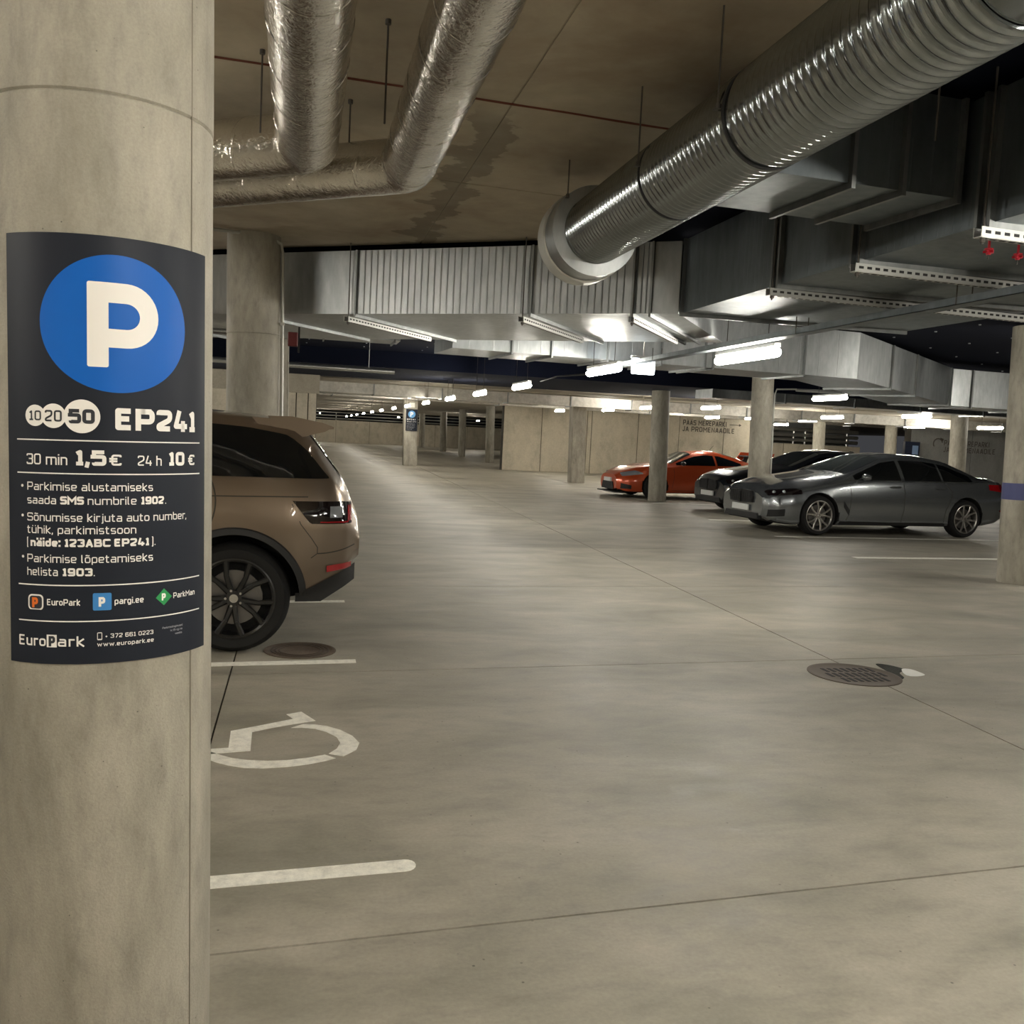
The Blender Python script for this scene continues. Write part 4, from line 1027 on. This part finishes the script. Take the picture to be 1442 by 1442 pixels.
# --- saloon (grey and black)
def saloon(root, mat, glassmat='glass'):
    L = 5.3
    c = Car(dict(L=L, W=.935, rw=.352, ra=.40, wx=(.98, 4.20),
      zb=Pf([(0, .30), (.15, .20), (.5, .17), (4.6, .20), (5.0, .27), (5.3, .42)], .08),
      zs=Pf([(0, .60), (.12, .70), (.6, .80), (1.5, .93), (2.2, .96), (4.2, 1.02), (5.0, 1.06), (5.3, 1.0)], .12),
      zr=Pf([(0, .64), (.10, .76), (.5, .88), (1.45, 1.03), (1.62, 1.06), (2.45, 1.36), (2.8, 1.41), (3.4, 1.405), (3.9, 1.34), (4.62, 1.09), (5.1, 1.08), (5.3, 1.02)], .10),
      zc=Pf([(0, .68), (.10, .82), (.5, .95), (1.4, 1.09), (1.55, 1.12), (2.45, 1.45), (2.85, 1.50), (3.4, 1.49), (3.9, 1.42), (4.72, 1.13), (5.15, 1.11), (5.3, 1.05)], .10),
      wb=Pf([(0, .62), (.06, .74), (.18, .86), (.45, .925), (.9, .935), (4.4, .935), (4.95, .90), (5.2, .82), (5.3, .70)], .04),
      ws=Pf([(0, .60), (.06, .70), (.18, .80), (.5, .86), (1.4, .885), (4.3, .885), (5.0, .80), (5.3, .62)], .08),
      wr=Pf([(0, .50), (.15, .66), (.5, .72), (1.4, .77), (1.7, .77), (2.5, .60), (3.4, .595), (4.0, .62), (4.6, .70), (5.3, .55)], .10)))
    c.body(root, mat)
    c.wheels(root, 5, 'alloy', True, .76)
    # side glass
    lo = lambda x: 1.005+.012*(x-1.8)
    hi = Pf([(1.60, 1.03), (2.40, 1.32), (2.8, 1.375), (3.4, 1.37), (3.85, 1.31), (4.35, 1.13), (4.46, 1.06)], .05)
    for (a, b) in ((1.72, 2.72), (2.80, 3.62), (3.67, 4.34)):
        c.patch('side_window', a, b, lo, lambda x: max(lo(x)+.004, hi(x)), M[glassmat], root, .004, 20, 5, both=True)
    c.seam([(1.62, 1.0)]+[(1.65+.05*k, lo(1.65+.05*k)-.012) for k in range(56)], root, .014, M['chrome'], 'window_trim', .005)
    c.top_patch('windscreen', 1.58, 2.42, .93, M['wsglass'], root)
    c.top_patch('rear_window', 3.95, 4.66, .90, M[glassmat], root)
    for pts in ([(1.60, .95), (1.62, .7), (1.60, .40), (1.55, .28)], [(2.76, 1.0), (2.78, .8), (2.78, .5), (2.74, .27)], [(3.70, 1.0), (3.85, .85), (3.80, .65), (3.72, .5), (3.70, .28)], [(1.6, .26), (2.5, .255), (3.7, .27)]):
        P = []
        for (a, b) in zip(pts, pts[1:]):
            for k in range(6): P.append((a[0]+(b[0]-a[0])*k/6, a[1]+(b[1]-a[1])*k/6))
        c.seam(P+[pts[-1]], root, .009)
    # character crease and sill
    c.seam([(1.7+.1*k, .865+.006*k) for k in range(32)], root, .006, mat, 'crease', .006)
    c.patch('sill', 1.42, 3.74, .20, .26, M['blackplastic'], root, .006, 12, 2, both=True)
    # handles
    for x in (2.58, 3.58):
        bm = bmesh.new(); y = c.Y(x, .90); box(bm, x-.11, x+.11, -y-.032, -y-.012, .885, .912); bmesh.ops.bevel(bm, geom=bm.edges[:], offset=.007, segments=2, affect='EDGES'); mesh_obj('door_handle', bm, mat, root, 40)
    # mirror
    for sg in (-1, 1):
        bm = bmesh.new(); y = c.Y(1.95, 1.02)
        bmesh.ops.create_uvsphere(bm, u_segments=14, v_segments=8, radius=1)
        for v in bm.verts: v.co = Vector((1.90+v.co.x*.085, sg*(y+.10+v.co.y*.095), 1.055+v.co.z*.065))
        mesh_obj('mirror', bm, mat, root, 60)
    # front: kidney grilles, plate, intakes, lamps
    for sg in (-1, 1):
        g_ = slab_part('grille', [(sg*.03, .50), (sg*.34, .52), (sg*.37, .62), (sg*.33, .72), (sg*.06, .735), (sg*.03, .70)], -.035, .05, M['slot'], root)
        bm = bmesh.new()
        for k in range(8):
            y = sg*(.06+.037*k); box(bm, -.045, -.035, y-.006, y+.006, .53, .705)
        mesh_obj('grille_bars', bm, M['blackplastic'], g_)
        bm = bmesh.new(); pts = [(sg*.03, .50), (sg*.34, .52), (sg*.37, .62), (sg*.33, .72), (sg*.06, .735), (sg*.03, .70)]
        tube(bm, [(-.036, p[0], p[1]) for p in pts+[pts[0]]], .007, 6); mesh_obj('grille_rim', bm, M['blackplastic'], g_)
    slab_part('number_plate', [(-.26, .37), (.26, .37), (.26, .475), (-.26, .475)], -.045, -.02, M['plate'], root)
    slab_part('lower_intake', [(-.55, .24), (.55, .24), (.5, .34), (-.5, .34)], -.02, .05, M['slot'], root)
    c.patch('side_intake', .06, .30, lambda x: .30+.1*x, lambda x: .42+.1*x, M['slot'], root, .006, 12, 3, both=True)
    hl = c.patch('headlamp', .07, .62, lambda x: .66+.09*x, lambda x: .745+.13*x-.35*max(0, x-.5), M['darklens'], root, .008, 20, 4, both=True)
    for x in (.16, .30):
        bm = bmesh.new(); z = .72+.08*x
        bmesh.ops.create_uvsphere(bm, u_segments=12, v_segments=8, radius=.032)
        for v in bm.verts: v.co += Vector((x, -(c.Y(x, z)+.002), z))
        mesh_obj('lens', bm, M['clearlens'], hl, 60)
    c.patch('tail_lamp', 4.74, 5.25, lambda x: .90-.10*(x-4.74), lambda x: 1.0+.01*(x-4.74), M['redlens'], root, .008, 14, 3, both=True)
    c.patch('vent', 1.47, 1.60, lambda x: .50-1.2*(x-1.47)+.02, lambda x: .60-1.2*(x-1.47)+.02, M['slot'], root, .006, 6, 2, both=True)
    c.patch('rear_reflector', 5.05, 5.22, .50, .53, M['redlens'], root, .006, 6, 1, both=True)
    bm = bmesh.new(); bmesh.ops.create_uvsphere(bm, u_segments=12, v_segments=8, radius=1)
    for v in bm.verts: v.co = Vector((3.75+v.co.x*.09, v.co.y*.03, 1.455+v.co.z*.05))
    mesh_obj('roof_antenna', bm, mat, root, 60)
    return c
rz6 = math.radians(6)
# near-side front wheel contact of the grey car at world (8.68,14.935)
def place(x_contact, y_contact, lx, W):
    c_, s_ = math.cos(rz6), math.sin(rz6)
    return (x_contact-lx*c_-W*(-s_)*1, y_contact-lx*s_+W*c_)
gx, gy = place(8.68, 14.97, .98, .87)
r1 = car_root('saloon_car', 'grey metallic saloon car parked nose left, nearest of the right bays', gx, gy, rz6)
saloon(r1, M['grey_paint'])
r2 = car_root('saloon_car', 'black saloon car mostly hidden behind the grey saloon', 8.95, 19.75, rz6)
saloon(r2, M['black_paint'])

# --- coupe
L = 4.45
r3 = car_root('coupe_car', 'orange red coupe with a rear wing parked behind two columns', 8.05, 24.15, math.radians(3))
c = Car(dict(L=L, W=.90, rw=.325, ra=.365, wx=(.97, 3.62),
  zb=Pf([(0, .22), (.2, .15), (.6, .15), (3.9, .17), (4.2, .24), (4.45, .38)], .08),
  zs=Pf([(0, .50), (.15, .58), (.6, .72), (1.2, .83), (1.7, .86), (3.4, .93), (4.2, .95), (4.45, .88)], .12),
  zr=Pf([(0, .54), (.12, .62), (.5, .78), (1.0, .88), (1.45, .90), (2.15, 1.18), (2.5, 1.235), (2.9, 1.22), (3.3, 1.13), (3.95, .98), (4.45, .92)], .10),
  zc=Pf([(0, .58), (.12, .68), (.5, .82), (1.0, .90), (1.4, .95), (2.1, 1.27), (2.5, 1.325), (2.9, 1.31), (3.4, 1.20), (4.0, 1.02), (4.45, .95)], .10),
  wb=Pf([(0, .55), (.08, .70), (.25, .83), (.6, .89), (.97, .90), (1.8, .87), (2.6, .86), (3.5, .90), (4.0, .88), (4.3, .78), (4.45, .64)], .05),
  ws=Pf([(0, .5), (.1, .64), (.3, .76), (.7, .83), (1.6, .80), (2.8, .80), (3.6, .82), (4.45, .6)], .08),
  wr=Pf([(0, .42), (.3, .62), (1.0, .70), (1.5, .70), (2.2, .54), (2.9, .52), (3.6, .56), (4.45, .5)], .10)))
c.body(r3, M['orange_paint']); c.wheels(r3, 5, 'blackalloy', True, .70)
lo = lambda x: .905+.02*(x-1.6)
hi = Pf([(1.5, .92), (2.15, 1.15), (2.5, 1.20), (2.9, 1.185), (3.3, 1.08), (3.62, .965)], .05)
c.patch('side_window', 1.60, 2.72, lo, lambda x: max(lo(x)+.004, hi(x)), M['glass'], r3, .004, 20, 5, both=True)
c.patch('side_window', 2.78, 3.50, lo, lambda x: max(lo(x)+.004, hi(x)), M['glass'], r3, .004, 20, 5, both=True)
c.top_patch('windscreen', 1.44, 2.08, .93, M['wsglass'], r3); c.top_patch('rear_window', 3.05, 3.85, .9, M['glass'], r3)
for pts in ([(1.50, .86), (1.50, .6), (1.46, .3)], [(2.76, .90), (2.85, .7), (2.80, .35)], [(1.46, .24), (2.8, .24)]):
    P = [(a[0]+(b[0]-a[0])*k/6, a[1]+(b[1]-a[1])*k/6) for a, b in zip(pts, pts[1:]) for k in range(7)]
    c.seam(P, r3, .009)
c.patch('headlamp', .12, .62, lambda x: .54+.16*x, lambda x: .63+.20*x-.5*max(0, x-.45), M['clearlens'], r3, .008, 16, 4, both=True)
c.patch('side_intake', .08, .32, .24, lambda x: .40-.2*x, M['slot'], r3, .007, 10, 3, both=True)
slab_part('grille', [(-.42, .20), (.42, .20), (.34, .40), (-.34, .40)], -.03, .06, M['slot'], r3)
slab_part('number_plate', [(-.24, .40), (.24, .40), (.24, .50), (-.24, .50)], -.04, .0, M['plate'], r3)
slab_part('splitter', [(-.62, .12), (.62, .12), (.62, .15), (-.62, .15)], -.07, .3, M['blackplastic'], r3)
c.patch('tail_lamp', 4.0, 4.40, .70, .84, M['redlens'], r3, .008, 10, 3, both=True)
for sg in (-1, 1):
    bm = bmesh.new(); y = c.Y(1.75, .93); bmesh.ops.create_uvsphere(bm, u_segments=12, v_segments=8, radius=1)
    for v in bm.verts: v.co = Vector((1.75+v.co.x*.07, sg*(y+.10+v.co.y*.09), .955+v.co.z*.055))
    mesh_obj('mirror', bm, M['blackplastic'], r3, 60)
bm = bmesh.new(); y = c.Y(2.62, .80); box(bm, 2.52, 2.70, -y-.028, -y-.01, .79, .812); mesh_obj('door_handle', bm, M['orange_paint'], r3)
bm = bmesh.new(); box(bm, 4.15, 4.50, -.62, .62, 1.20, 1.235); bmesh.ops.bevel(bm, geom=bm.edges[:], offset=.01, segments=2, affect='EDGES'); wing = mesh_obj('rear_wing', bm, M['blackplastic'], r3)
for y in (-.64, .64):
    slab_part('wing_end_plate', [(4.02, 1.02), (4.40, 1.02), (4.55, 1.32), (4.22, 1.32)], y-.012, y+.012, M['orange_paint'], r3, 'y')
for y in (-.4, .4):
    slab_part('wing_strut', [(4.1, .93), (4.25, .93), (4.36, 1.21), (4.22, 1.21)], y-.012, y+.012, M['blackplastic'], r3, 'y')
bm = bmesh.new(); cyl(bm, (2.88, 0, 1.30), (3.02, 0, 1.46), .006, 6); mesh_obj('aerial', bm, M['blackplastic'], r3)

# --- compact SUV
def suv(root, mat, full=True):
    L = 4.25
    c = Car(dict(L=L, W=.94, rw=.355, ra=.425, wx=(.87, 3.45),
      zb=Pf([(0, .36), (.2, .28), (.6, .25), (3.4, .26), (3.85, .33), (4.1, .42), (4.25, .62)], .06),
      zs=Pf([(0, .80), (.2, .90), (1.0, 1.0), (1.6, 1.06), (2.6, 1.115), (3.4, 1.135), (3.95, 1.15), (4.08, 1.12), (4.17, .99), (4.25, .80)], .04),
      zr=Pf([(0, .86), (.15, .98), (.6, 1.06), (1.1, 1.10), (1.35, 1.14), (1.95, 1.50), (2.3, 1.55), (3.0, 1.545), (3.6, 1.51), (3.80, 1.48), (3.93, 1.36), (4.06, 1.20), (4.13, 1.12), (4.19, 1.0), (4.25, .84)], .04),
      zc=Pf([(0, .92), (.15, 1.04), (.6, 1.12), (1.1, 1.15), (1.3, 1.18), (1.95, 1.55), (2.3, 1.60), (3.0, 1.59), (3.6, 1.55), (3.84, 1.52), (3.97, 1.36), (4.09, 1.20), (4.15, 1.13), (4.20, 1.02), (4.25, .87)], .04),
      wb=Pf([(0, .62), (.1, .78), (.3, .90), (.7, .95), (3.8, .95), (4.0, .92), (4.15, .85), (4.25, .72)], .04),
      ws=Pf([(0, .6), (.3, .82), (.8, .88), (3.5, .885), (3.9, .86), (4.1, .78), (4.25, .62)], .06),
      wr=Pf([(0, .5), (.5, .72), (1.2, .76), (1.9, .66), (3.0, .645), (3.7, .63), (3.95, .64), (4.15, .66), (4.25, .56)], .06)))
    c.body(root, mat)
    c.wheels(root, 5, 'blackalloy', True, .74)
    lo = lambda x: 1.135+.005*(x-2)
    hi = Pf([(1.45, 1.15), (2.0, 1.46), (2.3, 1.505), (3.0, 1.49), (3.5, 1.46), (3.76, 1.42), (3.88, 1.33), (4.0, 1.185), (4.04, 1.14)], .03)
    for a, b in ((1.55, 2.30), (2.34, 4.03)):
        c.patch('side_window', a, b, lo, lambda x: max(lo(x)+.003, hi(x)), M['glass'], root, .004, 36, 8, both=True)
    c.top_patch('windscreen', 1.33, 1.92, .93, M['wsglass'], root); c.top_patch('rear_window', 3.88, 4.12, .86, M['glass'], root)
    # roof spoiler with side fin
    bm = bmesh.new(); 
    P = [(3.62, 1.545), (3.78, 1.548), (3.98, 1.515), (4.06, 1.49), (4.06, 1.475), (3.96, 1.465), (3.80, 1.49), (3.66, 1.50)]
    prism(bm, P, -.60, .60)
    for v in bm.verts: a, b, c3 = v.co; v.co = Vector((a, c3, b+(.02*(1-abs(c3)/.6)) ))
    fix(bm); mesh_obj('roof_spoiler', bm, mat, root, 30)
    for sg in (-1, 1):
        slab_part('spoiler_fin', [(3.52, 1.53), (3.80, 1.525), (4.05, 1.485), (4.0, 1.455), (3.72, 1.375), (3.67, 1.37)], sg*.60-.02, sg*.60+.045 if sg > 0 else sg*.60+.02, mat, root, 'y') if sg > 0 else slab_part('spoiler_fin', [(3.52, 1.53), (3.80, 1.525), (4.05, 1.485), (4.0, 1.455), (3.72, 1.375), (3.67, 1.37)], -.655, -.58, mat, root, 'y')
    # wheel arch trims
    for wx in c.wx:
        for sg in (-1, 1):
            bm = bmesh.new(); V = []
            a0, a1 = (2, 178)
            for k in range(41):
                a = math.radians(a0+(a1-a0)*k/40); row = []
                for rr, oo in ((c.ra-.012, -.02), (c.ra-.010, .016), (c.ra+.028, .014), (c.ra+.036, .0)):
                    x = wx+rr*math.cos(a); z = c.rw+.005+rr*math.sin(a); z = max(z, .27)
                    row.append(bm.verts.new((x, sg*(c.Y(x, z)+oo), z)))
                V.append(row)
            for p, q in zip(V, V[1:]):
                for j in range(3): bm.faces.new((p[j], q[j], q[j+1], p[j+1]))
            fix(bm); mesh_obj('arch_trim', bm, M['blackplastic'], root, 50)
    c.patch('sill', 1.3, 3.02, .26, .36, M['blackplastic'], root, .008, 10, 3, both=True)
    # lower rear bumper in black
    c.patch('lower_bumper', 3.835, 4.22, lambda x: .335+.0*x+max(0, x-4.0)*.6, lambda x: .40+max(0, (x-3.86))*.50, M['blackplastic'], root, .007, 14, 3, both=True)
    # belt crease, tail lamp
    c.seam([(2.5+.05*k, 1.0+.001*k) for k in range(29)], root, .008, None, 'body_seam', .002)
    tl = c.patch('tail_lamp', 3.80, 4.185, lambda x: max(.855, 1.0-1.2*(x-3.80)), lambda x: .998-.15*max(0, x-4.12), M['darklens'], root, .008, 24, 5, both=True)
    c.patch('reversing_lens', 4.04, 4.12, .895, .965, M['clearlens'], tl, .012, 6, 3)
    c.patch('red_lens', 4.155, 4.18, .87, .97, M['redlens'], tl, .012, 4, 3)
    c.patch('red_strip', 3.98, 4.16, .862, .870, M['redlens'], tl, .012, 8, 1)
    c.patch('fog_reflector', 4.03, 4.19, lambda x: .535+.15*(x-4.03), lambda x: .578+.12*(x-4.03), M['redlens'], root, .010, 8, 2, both=True)
    P = [(3.97+.05*math.sin(PI*k/16)*0+(k/12)*.27, .66+.06*(k/12)**2) for k in range(12)]
    c.seam(P, root, .008, None, 'bumper_seam', .003)
    c.seam([(3.80, .98), (3.86, .85), (3.93, .76), (3.97, .70), (3.97, .66), (3.93, .63)], root, .006, None, 'bumper_seam', .003)
    P = [(3.335-.9*(.012+(.045*(k-4.5))**2), 1.125-.034*k) for k in range(10)]
    c.seam(P, root, .010)
    return c
r4 = car_root('suv_car', 'bronze brown compact SUV parked nose left, cut off by the near column', .405-4.25, 6.26+.94, 0)
suv(r4, M['bronze'])
r5 = car_root('suv_car', 'dark maroon car behind the bronze SUV, only spoiler and tail lamp showing', .28-4.25, 9.15+.94, 0)
suv(r5, M['maroon_paint'])
# bright red upper tail lamp of the rear car
bm = bmesh.new(); box(bm, 3.98, 4.10, -.80, -.66, 1.17, 1.33); bmesh.ops.bevel(bm, geom=bm.edges[:], offset=.02, segments=2, affect='EDGES')
mesh_obj('upper_tail_lamp', bm, M['redlens'], r5, 40)
